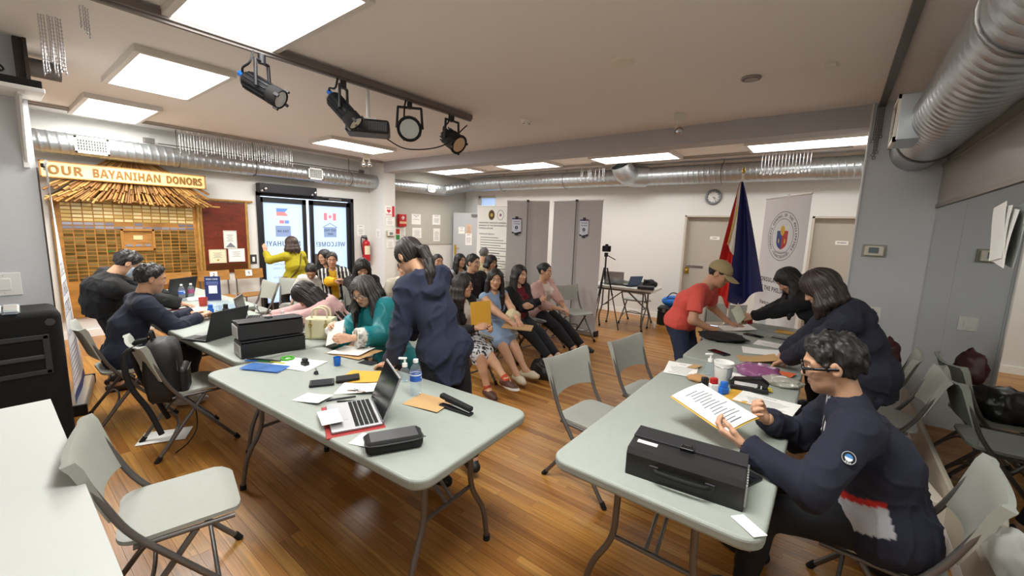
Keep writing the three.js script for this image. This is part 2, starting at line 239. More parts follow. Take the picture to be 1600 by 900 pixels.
{ const d = thing('air_duct', 'galvanised spiral duct crossing the back wall behind the ceiling beam', 'duct');
  ductRun(d, [-7.62, 2.5, ZS - 0.27], [-7.62, 2.5, -7.1], 0.12); ductRun(d, [-7.62, 2.5, -7.08], [-7.3, 2.68, -7.68], 0.13, M.galvDark); ductRun(d, [-7.3, 2.7, -7.72], [XR, 2.67, -7.72], 0.16);
  grille(d, [-7.49, 2.5, -6.55], Math.PI / 2, 0.22, 0.16, M.white);
  for (const x of [-6.3, -4.6, -1.6]) part('hanger', merge([rod([x, 2.84, -7.72], [x, 2.9, -7.72], 0.006), new THREE.TorusGeometry(0.166, 0.006, 6, 28).rotateY(Math.PI / 2).translate(x, 2.68, -7.72)]), M.steel, d);
  part('elbow', merge([tube([[-3.2, 2.86, -7.28], [-3.17, 2.74, -7.35], [-3.1, 2.68, -7.55], [-2.9, 2.68, -7.72]], 0.19, 12, 28), new THREE.TorusGeometry(0.195, 0.008, 6, 30).rotateX(Math.PI / 2 - 0.4).translate(-3.18, 2.8, -7.3)]), M.galv, d); }
{ const d = thing('air_duct', 'big spiral duct running into the grey side wall over the mirrors', 'duct');
  ductRun(d, [0.482, 2.46, 1.2], [0.482, 2.46, ZS], 0.18); const bx = part('outlet_box', rbox(0.26, 0.29, 0.36, 0.004, 0.37, 2.47, -4.0), M.galv, d);
  const v = part('vent_grille', merge([box(0.02, 0.03, 0.34, 0, 0.135, 0), box(0.02, 0.03, 0.34, 0, -0.135, 0), box(0.02, 0.3, 0.03, 0, 0, 0.155), box(0.02, 0.3, 0.03, 0, 0, -0.155)]), M.cream, d, [0.236, 2.47, -4.0]); part('backing', box(0.008, 0.26, 0.3, 0.004), M.darkGrey, v);
  for (const z of [-0.6, -2.2, -4.6]) part('strap', new THREE.TorusGeometry(0.186, 0.008, 6, 28).translate(0.482, 2.46, z), M.steel, d); }
// curtain tracks with hanging bead-chain hooks
function chains(name, label, list) { const g = []; for (const [x, y, z, l] of list) { g.push(cyl(0.0035, 0.0035, l, x, y - l / 2, z, 5)); for (let k = 0; k < l / 0.022; k++) g.push(new THREE.OctahedronGeometry(0.0062, 0).translate(x, y - k * 0.022, z)); g.push(new THREE.TorusGeometry(0.012, 0.003, 5, 8).translate(x, y - l - 0.01, z)); } const o = solo(name, merge(g), M.chrome, label, 'curtain hooks'); o.userData.kind = 'stuff'; return o; }
{ const l = []; for (let i = 0; i < 46; i++) l.push([-7.38 + rr(-0.01, 0.01), 2.86, -1.86 - i * 0.034, i === 0 ? 0.3 : rr(0.24, 0.3)]); chains('chain_hooks', 'row of silver chain hooks hanging on the track above the left duct', l); }
{ const l = []; for (let i = 0; i < 15; i++) l.push([-0.98 + i * 0.042, 2.86, -7.2, rr(0.26, 0.3)]); chains('chain_hooks', 'dense bunch of silver chain hooks above the consulate banner', l); }
{ const l = []; for (const x of [-4.0, -3.97, -3.85, -3.82, -3.79, -3.7, -3.62, -3.55, -3.52]) l.push([x, 2.86, -7.25, rr(0.22, 0.28)]); chains('chain_hooks', 'loose silver chain hooks in front of the back duct beside its elbow', l); }
{ const l = []; for (let i = 0; i < 9; i++) l.push([-4.05 + rr(-0.02, 0.02), 2.88, -0.36 - i * 0.012, rr(0.26, 0.36)]); for (let i = 0; i < 4; i++) l.push([-3.7 + rr(-0.02, 0.02), 2.88, -0.5 - i * 0.012, rr(0.1, 0.17)]); chains('chain_hooks', 'tangle of silver chain hooks hanging near the high shelf', l); }
{ const l = []; for (let i = 0; i < 5; i++) l.push([0.17 + i * 0.012, 2.88, ZS + 0.04, rr(0.2, 0.5)]); chains('chain_hooks', 'few dark chain hooks dangling down the grey side wall', l).material = M.steel; }
const trackMat = std(0xb5aea8, 0.45, 0.3);
solo('curtain_track', merge([box(0.05, 0.035, 4.7, -7.38, 2.88, -2.8), box(0.02, 0.02, 4.7, -7.33, 2.885, -2.8)]), trackMat, 'pale curtain track along the ceiling edge above the left duct', 'curtain track');
solo('curtain_track', merge([box(4.0, 0.035, 0.05, -5.5, 2.88, -7.22), box(4.0, 0.02, 0.02, -5.5, 2.885, -7.17), box(2.9, 0.035, 0.05, -1.4, 2.88, -7.22), box(2.9, 0.02, 0.02, -1.4, 2.885, -7.17), box(1.0, 0.02, 0.02, -3.2, 2.89, -7.06)]), trackMat, 'curtain track on the ceiling in front of the back duct', 'curtain track');
solo('curtain_track', box(0.05, 0.035, 5.9, 0.2, 2.88, -2.24), M.steel, 'curtain track on the ceiling beside the big right duct', 'curtain track');
// lighting track and spotlights
solo('lighting_track', merge([rbox(0.07, 0.05, 3.3, 0.006, -3.36, 2.86, -1.85), box(0.03, 0.02, 3.3, -3.36, 2.83, -1.85)]), std(0x77706c, 0.5, 0.3), 'long grey lighting track on the ceiling carrying the black spotlights', 'lighting track');
function spotlight(label, at, dir, r, len, kind) {
  const t = thing('stage_spotlight', label, 'spotlight', at, 0, 'black spotlights on the ceiling track');
  const d = V(...dir).normalize(), q = new THREE.Quaternion().setFromUnitVectors(V(0, 1, 0), d), drop = kind === 'par' ? 0.21 : 0.2, c = [0, -drop, 0];
  const put = (o) => { o.position.set(...c); o.quaternion.copy(q); return o; };
  const prof = kind === 'par' ? [[0.0, -0.5], [0.55, -0.5], [0.8, -0.3], [1, -0.05], [1, 0.4], [1.1, 0.42], [1.1, 0.5], [0.9, 0.5]] : [[0, -0.5], [0.7, -0.5], [0.85, -0.44], [0.85, 0.2], [1, 0.24], [1, 0.5], [0.86, 0.5]];
  const body = put(part('lamp_body', lathe(prof.map(([a, b]) => [a * r, b * len]), 28), M.blackMatte, t));
  const fins = []; for (let i = 0; i < 14; i++) fins.push(box(0.005, len * 0.6, 0.014, 0, -len * 0.12, r * 0.86).rotateY(i * Math.PI / 7)); part('cooling_fins', merge(fins), M.black, body);
  part('lens', cyl(r * 0.84, r * 0.84, 0.01, 0, len * 0.47, 0, 28), std(0xc9c9c6, 0.15, 0.6), body); const clips = []; for (let i = 0; i < 4; i++) clips.push(box(0.02, 0.035, 0.015, 0, len * 0.5, r * 1.05).rotateY(i * Math.PI / 2 + 0.4)); part('filter_clips', merge(clips), M.black, body);
  const yv = V(d.z, 0, -d.x).normalize().multiplyScalar(r * 1.15), w = 0.02;
  part('yoke', merge([rod([yv.x, -drop, yv.z], [yv.x * 0.9, -0.02, yv.z * 0.9], w * 0.7, w * 0.6, 6), rod([-yv.x, -drop, -yv.z], [-yv.x * 0.9, -0.02, -yv.z * 0.9], w * 0.7, w * 0.6, 6), rod([yv.x * 0.95, -0.02, yv.z * 0.95], [-yv.x * 0.95, -0.02, -yv.z * 0.95], w * 0.6, w * 0.6, 6), cyl(0.025, 0.025, 0.06, 0, 0.0, 0)]), M.black, t);
  const back = d.clone().multiplyScalar(-len * 0.5), e = [back.x, -drop + back.y, back.z];
  part('cable', tube([[0.02, 0.03, 0.06], [0.05, -0.06, 0.1], [e[0] * 0.6, e[1] + 0.05, e[2] * 0.6 + 0.06], e], 0.008, 20, 6), M.rubber, t);
  if (kind !== 'par') { const pl = part('power_plug', cyl(0.02, 0.02, 0.05, 0, -len * 0.55, r * 0.3), M.blue, body); pl.userData.label = 'blue power connector'; }
  return t;
}
spotlight('black finned spotlight hanging first on the track, nearest the bright panel', [-3.36, 2.787, -1.36], [0.68, -0.46, -0.5], 0.07, 0.29, 'fresnel');
spotlight('black spotlight with blue plug hanging just above the projector', [-3.36, 2.787, -1.98], [0.55, -0.72, -0.42], 0.072, 0.29, 'fresnel');
spotlight('round black spotlight whose lens faces the camera between projector and last spotlight', [-3.36, 2.787, -2.66], [0.75, -0.25, 0.62], 0.105, 0.22, 'par');
spotlight('small black spotlight last on the track, at its far end', [-3.36, 2.787, -3.22], [0.8, -0.5, -0.05], 0.095, 0.25, 'par');
{ const t = thing('ceiling_projector', 'black projector hanging from the ceiling under the spotlights', 'projector', [-3.5, 2.9, -2.3], 52);
  part('mount', merge([cyl(0.06, 0.06, 0.02, 0, -0.01, 0), cyl(0.016, 0.016, 0.3, 0, -0.16, 0), rbox(0.16, 0.02, 0.16, 0.004, 0, -0.31, 0)]), M.white, t);
  const b = part('housing', rbox(0.38, 0.12, 0.28, 0.025, 0, -0.38, 0, 3), M.black, t); part('lens', merge([cyl(0.045, 0.04, 0.06, 0, 0, 0).rotateX(Math.PI / 2).translate(-0.1, -0.38, 0.16)]), M.blackGloss, b); const v = []; for (let i = 0; i < 8; i++) v.push(box(0.012, 0.07, 0.004, 0.02 + i * 0.02, -0.38, 0.141)); part('vent_slots', merge(v), M.darkGrey, b);
  part('cable', tube([[0.12, -0.42, -0.1], [0.35, -0.5, -0.2], [0.7, -0.43, -0.25], [0.95, -0.2, -0.3]], 0.006, 24, 6), M.rubber, t); }
// smoke alarms, plates, emergency lamps
{ const t = thing('smoke_alarm', 'small white domed smoke alarm on the ceiling before the beam', 'smoke alarm', [-2.98, CEIL, -4.03]); part('base', cyl(0.06, 0.06, 0.02, 0, -0.01, 0), M.white, t); part('dome', lathe([[0.055, -0.02], [0.05, -0.04], [0.03, -0.055], [0, -0.058]]), M.white, t); part('sensor_slots', merge([0, 1, 2, 3].map((i) => box(0.02, 0.012, 0.004, 0, -0.042, 0.046).rotateY(i * 1.57))), M.darkGrey, t); }
solo('ceiling_plate', lathe([[0, -0.022], [0.07, -0.02], [0.085, -0.008], [0.088, 0]]), M.cream, 'round blank plate on the ceiling above the empty chairs', 'ceiling plate', [-1.38, CEIL, -3.04]);
solo('ceiling_plate', merge([new THREE.TorusGeometry(0.065, 0.008, 6, 28).rotateX(Math.PI / 2), cyl(0.05, 0.05, 0.012, 0, -0.004, 0)]), std(0x9a918c, 0.5), 'dark ringed recessed fitting on the ceiling near the side wall', 'ceiling plate', [-0.67, CEIL - 0.008, -3.88]);
solo('ceiling_plate', lathe([[0, -0.012], [0.06, -0.012], [0.07, 0]]), M.cream, 'round plate on the ceiling between the first two spotlights', 'ceiling plate', [-4.2, CEIL, -2.35]);
solo('ceiling_plate', rbox(0.07, 0.02, 0.07, 0.004), M.cream, 'small square plate on the ceiling near the curtain track', 'ceiling plate', [-0.17, CEIL - 0.01, -3.89]);
function emergency(label, pos, turn, n) { const t = thing('emergency_light', label, 'emergency light', pos, turn); part('base_box', rbox(0.12, 0.08, 0.09, 0.006, 0, -0.04, 0), M.cream, t); for (let i = 0; i < n; i++) { const x = n > 1 ? (i - 0.5) * 0.1 : 0; const h = part('lamp_head', merge([rod([x, -0.08, 0], [x, -0.13, 0.01], 0.012), lathe([[0.012, 0], [0.035, 0.02], [0.045, 0.06], [0.047, 0.075]]).rotateX(2.3).translate(x, -0.135, 0.005)]), M.cream, t); part('lens', sph(0.04, x, -0.178, 0.048, 1, 1, 0.5), M.chrome, h); } }
emergency('cream emergency light with one lamp head on the ceiling before the beam', [-1.44, CEIL, -4.64], 30, 1);
emergency('twin emergency light with two white lamps near the white pier', [-6.97, CEIL, -4.53], 60, 2);
// papers
const lines = (title, n, opt = {}) => canvasTex(256, 340, (c, w, h) => { c.fillStyle = opt.bg ?? '#f3f2ee'; c.fillRect(0, 0, w, h); if (opt.band) { c.fillStyle = opt.band; c.fillRect(0, 0, w, 70); } c.fillStyle = opt.ink ?? '#3b3b40'; c.textAlign = 'center'; c.font = 'bold ' + (opt.size ?? 34) + 'px sans-serif'; title.forEach((s, i) => c.fillText(s, w / 2, 56 + i * (opt.size ?? 34) * 1.2)); c.fillStyle = '#77777c'; let y = 80 + title.length * 38; for (let i = 0; i < n; i++) { const L = 120 + ((i * 67) % 80); c.fillRect((w - L) / 2, y + i * 24, L, 6); } });
const T = { text: lines([], 10), way: lines(['EXIT THIS', 'WAY'], 2), staff: lines(['OFFICIALS', 'ONLY'], 3), notice: lines(['NOTICE'], 7), aed: canvasTex(256, 340, (c, w, h) => { c.fillStyle = '#f4f2f0'; c.fillRect(0, 0, w, h); c.fillStyle = '#c8323a'; c.fillRect(w * 0.72, 0, w * 0.28, h); c.fillStyle = '#d23540'; c.beginPath(); c.arc(75, 150, 32, 0, 7); c.arc(120, 150, 32, 0, 7); c.fill(); c.beginPath(); c.moveTo(46, 165); c.lineTo(98, 230); c.lineTo(150, 165); c.fill(); c.font = 'bold 64px sans-serif'; c.fillStyle = '#b62d36'; c.fillText('AED', 34, 90); c.fillText('HERE', 14, 300); }) };
const tm = Object.fromEntries(Object.entries(T).map(([k, t]) => [k, std(0xffffff, 0.8, 0, { map: t })]));
const faced = (front, side = M.paper) => [side, side, side, side, front, side];
function paperOn(label, pos, ry, w, h, mat, cat = 'paper sign', group) { return solo('paper_sign', box(w, h, 0.003), faced(mat), label, cat, pos, [0, ry, 0], group); }
const HP = Math.PI / 2;
paperOn('red and white defibrillator sign at the top of the white pier', [-7.376, 1.92, ZS - 0.135], HP, 0.23, 0.22, tm.aed);
paperOn('small white notice just under the defibrillator sign on the pier', [-7.376, 1.7, ZS - 0.135], HP, 0.2, 0.16, tm.notice);
paperOn('white sheet below the thermostat on the white pier', [-7.376, 1.25, ZS - 0.135], HP, 0.18, 0.18, tm.text);
paperOn('small white icon sign on the blue side of the pier', [-7.6, 1.46, ZS + 0.002], 0, 0.14, 0.17, tm.text);
paperOn('white sheet on the wall above the red fire extinguisher', [XL + 0.004, 1.5, -4.97], HP, 0.17, 0.24, tm.notice);
paperOn('upper left white sheet on the alcove wall with bold heading', [XL + 0.026, 1.79, -6.42], HP, 0.27, 0.24, tm.way);
paperOn('lower left white sheet on the alcove wall', [XL + 0.026, 1.47, -6.44], HP, 0.27, 0.24, tm.text);
paperOn('upper right white sheet on the alcove wall', [XL + 0.026, 1.8, -7.05], HP, 0.26, 0.24, tm.notice);
paperOn('lower right taller white sheet on the alcove wall', [XL + 0.026, 1.43, -7.06], HP, 0.22, 0.32, tm.text);
{ const d = scene.getObjectByName('door_3'); for (const [x, y, w, h, m] of [[-0.17, 0.56, 0.16, 0.17, tm.staff], [0.02, 0.6, 0.13, 0.24, std(0xe8c3a8, 0.8, 0, { map: T.text })], [0.02, 0.34, 0.17, 0.3, tm.notice]]) part('door_notice', box(w, h, 0.003), faced(m), d, [x, y, 0.026]); }
{ const t = thing('fire_extinguisher', 'red fire extinguisher hanging on the wall beside the glass doors', 'extinguisher', [XL + 0.1, 0.86, -5.03]);
  part('cylinder', lathe([[0, 0], [0.075, 0.005], [0.08, 0.03], [0.08, 0.36], [0.07, 0.41], [0.03, 0.44], [0.02, 0.46], [0, 0.46]]), M.red, t); part('label', new THREE.CylinderGeometry(0.0812, 0.0812, 0.18, 20, 1, true, 0.6, 1.9).translate(0, 0.24, 0), std(0xe6dcc0, 0.6), t);
  part('valve', merge([cyl(0.02, 0.02, 0.06, 0, 0.48, 0), box(0.02, 0.015, 0.12, 0, 0.51, 0.04), box(0.02, 0.015, 0.12, 0, 0.535, 0.045), sph(0.018, 0.03, 0.47, 0)]), M.black, t); part('hose', tube([[0, 0.48, 0.03], [0.02, 0.5, 0.12], [0.03, 0.35, 0.13], [0.03, 0.15, 0.1]], 0.012, 20, 8), M.rubber, t); part('bracket', box(0.04, 0.1, 0.1, -0.08, 0.3, 0), M.steel, t); }
{ const t = thing('first_aid_cabinet', 'small red and white first aid cabinet on the alcove wall past the pier', 'cabinet', [-7.84, 1.75, -5.98], 90); part('case', rbox(0.2, 0.28, 0.09, 0.01), M.red, t); part('band', box(0.19, 0.05, 0.094, 0, -0.05), std(0xd9b48a, 0.6), t); part('cross', merge([box(0.08, 0.025, 0.004, 0, 0.06, 0.046), box(0.025, 0.08, 0.004, 0, 0.06, 0.046)]), M.white, t); }
solo('safety_poster', box(0.3, 0.32, 0.005), faced(std(0xffffff, 0.7, 0, { map: canvasTex(256, 256, (c, w, h) => { c.fillStyle = '#f2f1ec'; c.fillRect(0, 0, w, h); c.fillStyle = '#c43a30'; c.fillRect(30, 30, 90, 90); c.fillStyle = '#2f8b4a'; c.fillRect(30, 135, 90, 90); c.fillStyle = '#777'; for (let i = 0; i < 8; i++) c.fillRect(140, 40 + i * 24, 90, 7); }) })), 'framed poster with red and green squares on the alcove wall below the cabinet', 'poster', [-7.87, 1.43, -5.95], [0, HP, 0]);
function thermostat(label, pos, w, turn = 0) { const t = thing('thermostat', label, 'thermostat', pos, turn); part('wall_plate', rbox(w * 1.25, w * 0.82, 0.015, 0.004), std(0xaaa89c, 0.6), t, [0, 0, 0.008]); part('case', rbox(w, w * 0.64, 0.035, 0.01), M.cream, t, [0, 0, 0.03]); part('display', box(w * 0.52, w * 0.38, 0.004, -0.005, 0.005, 0.048), std(0x6d7f88, 0.3), t); }
thermostat('cream thermostat with grey display on the grey side wall', [0.3, 1.56, ZS], 0.14); thermostat('small thermostat on the white pier under the defibrillator sign', [-7.376, 1.46, ZS - 0.135], 0.15, 90);
function wallPlate(label, pos, ry, w = 0.075, h = 0.12, holes = 0) { const t = thing('wall_switch', label, 'wall switch', pos, ry); part('plate', rbox(w, h, 0.008, 0.003), M.white, t); if (holes) part('sockets', merge([box(0.03, 0.025, 0.004, 0, 0.025, 0.005), box(0.03, 0.025, 0.004, 0, -0.025, 0.005)]), std(0xcfcabb, 0.5), t); else part('rocker', rbox(w * 0.4, h * 0.5, 0.008, 0.002, 0, 0, 0.004), M.white, t); part('screws', merge([cyl(0.003, 0.003, 0.003, 0, h * 0.38, 0.004, 8).rotateX(0), cyl(0.003, 0.003, 0.003, 0, -h * 0.38, 0.004, 8)]), M.steel, t); return t; }
wallPlate('large square white cover plate on the partition wall above the speaker', [-4.846, 1.12, -0.09], 90, 0.17, 0.17); wallPlate('white switch plate low on the grey side wall', [0.36, 0.97, ZS + 0.004], 0, 0.12, 0.12);
wallPlate('left cream socket plate low on the back wall under the laptop table', [-3.14, 0.47, ZB + 0.004], 0, 0.075, 0.12, 1); wallPlate('right cream socket plate low on the back wall under the laptop table', [-2.98, 0.47, ZB + 0.004], 0, 0.075, 0.12, 1);
wallPlate('dark grey door-access box on the wall left of the glass doors', [XL + 0.006, 0.98, -2.9], 90, 0.1, 0.16).children[0].material = M.darkGrey;
{ const t = thing('wall_clock', 'round wall clock with grey rim above the beige door', 'clock', [-1.79, 2.32, ZB]); part('rim', new THREE.TorusGeometry(0.115, 0.022, 10, 36).translate(0, 0, 0.02), std(0x83868a, 0.35, 0.5), t); const f = part('dial', cyl(0.11, 0.11, 0.012, 0, 0, 0, 36).rotateX(HP), M.white, t, [0, 0, 0.014]);
  const k = []; for (let i = 0; i < 12; i++) k.push(box(0.007, 0.02, 0.003, 0, 0.088, 0.022).rotateZ(i * Math.PI / 6)); part('hour_marks', merge(k), M.black, f); part('hands', merge([box(0.009, 0.06, 0.003, 0, 0.026, 0.024).rotateZ(-2.1), box(0.006, 0.085, 0.003, 0, 0.038, 0.026).rotateZ(-2.5)]), M.black, f); }
// donor display on the left wall (local x runs along the wall towards the doors)
const font = await new (await import('three/addons/loaders/FontLoader.js')).FontLoader().loadAsync('fonts/droid/droid_sans_bold.typeface.json');
const { TextGeometry } = await import('three/addons/geometries/TextGeometry.js');
const textGeo = (s, size, depth) => { const g = new TextGeometry(s, { font, size, depth, curveSegments: 3 }); g.computeBoundingBox(); const b = g.boundingBox; return g.translate(-(b.min.x + b.max.x) / 2, -(b.min.y + b.max.y) / 2, 0); };
{ const t = thing('donor_sign', 'cream board sign reading OUR BAYANIHAN DONORS on the bamboo roof', 'sign', [XL + 0.2, 2.19, -1.38], 90); const b = part('board', rbox(1.66, 0.19, 0.03, 0.004), std(0xe8d894, 0.5), t); part('border', merge([box(1.68, 0.014, 0.036, 0, 0.094), box(1.68, 0.014, 0.036, 0, -0.094), box(0.014, 0.2, 0.036, 0.834), box(0.014, 0.2, 0.036, -0.834)]), M.wood, b);
  const words = [['OUR', -0.62], ['BAYANIHAN', -0.04], ['DONORS', 0.58]]; for (const [w, x] of words) { const g = textGeo(w, 0.105, 0.012); g.computeBoundingBox(); const k = { OUR: 0.3, BAYANIHAN: 0.68, DONORS: 0.42 }[w] / (g.boundingBox.max.x - g.boundingBox.min.x); g.scale(k, 1, 1); part('lettering', g, std(0x8a5a22, 0.6), b, [x, 0, 0.014]); } t.rotation.z = 0; }
{ const t = thing('bamboo_roof', 'split bamboo thatch roof over the donor plaques', 'roof', [XL, 1.86, -1.42], 90);
  part('backing', slab([[-0.84, 0], [0.84, 0], [0.24, 0.5], [-0.24, 0.5]], 0.02), std(0x5a3a18, 0.8), t, [0, 0, 0.1], [-0.14, 0, 0]);
  const tones = [0xc08f48, 0xa9763a, 0xd0a560, 0x8f6430].map((c) => std(c, 0.6, 0, { map: grainT }));
  for (let layer = 0; layer < 2; layer++) for (let i = 0; i < 62; i++) { const f = (i + 0.5) / 62 * 2 - 1, top = [f * (layer ? 0.3 : 0.26), layer ? 0.34 : 0.52, 0.09 + layer * 0.02], bot = [f * 0.87 + rr(-0.02, 0.02), rr(-0.06, 0.02) + (layer ? 0 : 0.14), 0.2 + layer * 0.015]; const g = rod(bot, top, 0.0135, 0.007, 5); part('bamboo_strip', g, tones[Math.floor(rnd() * 4)], t); }
  part('eave_pole', rod([-0.86, 0.0, 0.17], [0.98, -0.03, 0.17], 0.013), M.bamboo, t); }
{ const t = thing('donor_board', 'wooden donor board covered with rows of small gold name plaques', 'plaque board', [XL, 0.3, -1.38], 90); part('board', rbox(1.54, 1.6, 0.03, 0.004, 0, 0.78, 0.02), M.wood, t); for (const x of [-0.76, 0.76]) part('bamboo_post', cyl(0.022, 0.022, 1.62, x, 0.79, 0.045, 10), M.bamboo, t);
  const gold = [std(0xdcc487, 0.4, 0.35), std(0xcdb26c, 0.35, 0.45), std(0xe3d19c, 0.45, 0.3)], silver = [std(0xa3a2ae, 0.35, 0.5), std(0x8f8f9e, 0.3, 0.55)], bright = [std(0xa98a4e, 0.2, 0.8), std(0x94763e, 0.17, 0.8), std(0xb99a5c, 0.23, 0.75)], pg = box(0.087, 0.0345, 0.005);
  for (let r = 0; r < 22; r++) for (let c = 0; c < 14; c++) { const x = -0.7 + (c + 0.5) * 0.1, y = 1.53 - r * 0.0495; if (r >= 8 && r <= 12 && c >= 6 && c <= 8) continue; if (r === 6 && c >= 5 && c <= 11 && c !== 7) continue; if (r === 0 && c > 4) continue; const set = r < 6 ? gold : r < 8 ? silver : bright; part('plaque', pg, set[Math.floor(rnd() * set.length)], t, [x, y, 0.037]); }
  const f = part('inner_frame', merge([box(0.36, 0.03, 0.05, 0, 0.14), box(0.36, 0.03, 0.05, 0, -0.14), box(0.03, 0.3, 0.05, 0.17), box(0.03, 0.3, 0.05, -0.17), box(0.33, 0.28, 0.02, 0, 0, -0.01)]), M.wood, t, [0.03, 1.02, 0.05]); part('plaque', box(0.1, 0.06, 0.004, 0, 0.03, 0.004), gold[2], f); for (const x of [-0.1, 0, 0.1]) part('plaque', box(0.07, 0.03, 0.004, x, -0.08, 0.004), silver[0], f); }
{ const t = thing('notice_panel', 'reddish wood panel between bamboo posts beside the donor board', 'notice board', [XL, 0.78, -2.5], 90); part('panel', rbox(0.62, 1.14, 0.025, 0.003, 0, 0.57, 0.015), M.redwood, t); for (const x of [-0.32, 0.32]) part('bamboo_post', cyl(0.02, 0.02, 1.2, x, 0.57, 0.03, 10), M.bamboo, t); part('top_pole', rod([-0.34, 1.17, 0.04], [0.42, 1.17, 0.04], 0.016), M.bamboo, t); const sl = []; for (let i = 0; i < 5; i++) for (let j = 0; j < 2; j++) sl.push(box(0.105, 0.05, 0.006, -0.24 + i * 0.12, 0.05 + j * 0.065, 0.03)); part('small_plaques', merge(sl), std(0x5d3a1c, 0.4, 0.4), t); }
[['certificate with a mountain drawing pinned highest on the red panel', 0.06, 0.54, 0.19, 0.29, '#e6e6de', 1], ['cream certificate with gold seal on the left of the red panel', -0.13, 0.27, 0.24, 0.22, '#eadfbd', 2], ['white certificate on the right of the red panel', 0.14, 0.28, 0.24, 0.22, '#f3f2ee', 0]].forEach(([l, x, y, w, h, c, k]) => solo('certificate', box(w, h, 0.004), faced(std(0xffffff, 0.7, 0, { map: canvasTex(256, 256, (q, W, H) => { q.fillStyle = c; q.fillRect(0, 0, W, H); q.strokeStyle = '#8b8878'; q.lineWidth = 4; q.strokeRect(10, 10, W - 20, H - 20); q.fillStyle = '#666'; for (let i = 0; i < 5; i++) q.fillRect(60 + (i % 2) * 20, 60 + i * 22, 130 - (i % 2) * 40, 6); if (k === 1) { q.fillStyle = '#7a7a86'; q.beginPath(); q.moveTo(30, 240); q.lineTo(128, 170); q.lineTo(226, 240); q.fill(); } if (k === 2) { q.fillStyle = '#b8963a'; q.beginPath(); q.arc(128, 200, 18, 0, 7); q.fill(); } }) })), l, 'certificate', [XL + 0.034, 0.78 + y, -2.5 - x], [0, HP, 0]));
// high shelf on the partition wall
{ const t = thing('wall_shelf', 'white wall shelf on brackets high on the partition wall', 'shelf', [-4.85, 2.5, -0.08], 90); part('board', rbox(0.62, 0.03, 0.36, 0.006, 0, 0, 0.18), M.white, t); for (const x of [0.2, -0.25]) { const b = part('bracket', merge([box(0.03, 0.5, 0.02, x, -0.26, 0.01), box(0.03, 0.02, 0.3, x, -0.025, 0.15), slab([[0, 0], [0.24, 0], [0.2, -0.05], [0.06, -0.36], [0, -0.46]], 0.012).rotateY(-HP).translate(x + 0.006, -0.03, 0.01)]), M.white, t); part('screws', merge([sph(0.007, x, -0.1, 0.022), sph(0.007, x, -0.45, 0.022)]), M.black, b); } }
solo('flat_amplifier', merge([rbox(0.6, 0.05, 0.34, 0.006)]), M.blackMatte, 'flat black equipment case lying on the high white shelf', 'equipment', [-4.67, 2.541, -0.08], [0, HP, 0]);
solo('cable_bundle', merge([tube([[-4.6, 2.58, 0.1], [-4.6, 2.66, -0.02], [-4.62, 2.7, -0.12], [-4.62, 2.62, -0.22], [-4.6, 2.58, -0.1]], 0.007, 40, 6), tube([[-4.65, 2.58, -0.05], [-4.6, 2.66, -0.12], [-4.6, 2.62, -0.2], [-4.62, 2.575, -0.15]], 0.006, 30, 6)]), M.rubber, 'loops of black cable lying on the flat black case', 'cable');
solo('dark_pipe', merge([cyl(0.07, 0.07, 1.6, 0, 0, 0, 20).rotateX(HP)]), std(0x5c5450, 0.5, 0.3), 'dark round pipe under the ceiling behind the high shelf', 'pipe', [-5.2, 2.8, 0.25]);
solo('wood_post', merge([box(0.06, 0.33, 0.05), box(0.015, 0.33, 0.02, 0.04, 0, -0.03)]), std(0x3b3029, 0.7), 'short dark wooden post between the high shelf and the ceiling', 'post', [-4.81, 2.735, -0.31]);
// ---------- folding tables and chairs ----------
const tableTopG = slab(roundRect(1.83, 0.76, 0.075, 6), 0.045, 0.012, 3).rotateX(-HP).translate(0, 0.695, 0);
function foldingTable(label, x, z, turn, group = 'grey folding tables', mat = M.plastic, L = 1.83, W = 0.76) {
  const t = thing('folding_table', label, 'table', [x, 0, z], turn, group); const k = L / 1.83;
  part('tabletop', k === 1 && W === 0.76 ? tableTopG : tableTopG.clone().scale(k, 1, W / 0.76), mat, t);
  part('apron', merge([box(L - 0.12, 0.03, 0.012, 0, 0.68, W / 2 - 0.04), box(L - 0.12, 0.03, 0.012, 0, 0.68, -W / 2 + 0.04)]), M.steel, t);
  for (const s of [-1, 1]) { const lx = s * (L / 2 - 0.2);
    for (const q of [-1, 1]) { const l = part('leg', polytube([[lx, 0.69, q * 0.15], [lx, 0.36, q * 0.16], [lx + s * 0.02, 0.2, q * 0.25], [lx + s * 0.02, 0.02, q * (W / 2 - 0.1)]], 0.014, 10, 0.07), M.steel, t); part('foot_cap', cyl(0.018, 0.018, 0.03, lx + s * 0.02, 0.015, q * (W / 2 - 0.1)), M.rubber, l); }
    part('cross_bar', merge([rod([lx, 0.37, -0.16], [lx, 0.37, 0.16], 0.01)]), M.steel, t); part('brace', merge([rod([lx, 0.38, 0.02], [lx - s * 0.36, 0.68, 0.02], 0.008), rod([lx, 0.38, -0.02], [lx - s * 0.36, 0.68, -0.02], 0.008)]), M.steel, t); }
  return t;
}
foldingTable('grey folding table nearest the camera on the left, laptop and pencil case on it', -2.01, -1.2, 4.0);
foldingTable('middle grey folding table with the two black file boxes and dark laptop', -3.88, -1.29, 3.0);
foldingTable('farthest left grey folding table in front of the donor board, papers and bottles', -5.75, -1.4, 3.0);
foldingTable('grey folding table in front of the man with black glasses', -0.445, -2.27, 90);
foldingTable('grey folding table the man in the red shirt leans on', -0.45, -4.13, 90);
foldingTable('grey folding table by the back wall holding laptop and cables', -2.78, -6.85, 5, 'grey folding tables', std(0xc9c8c0, 0.5), 1.1, 0.55);
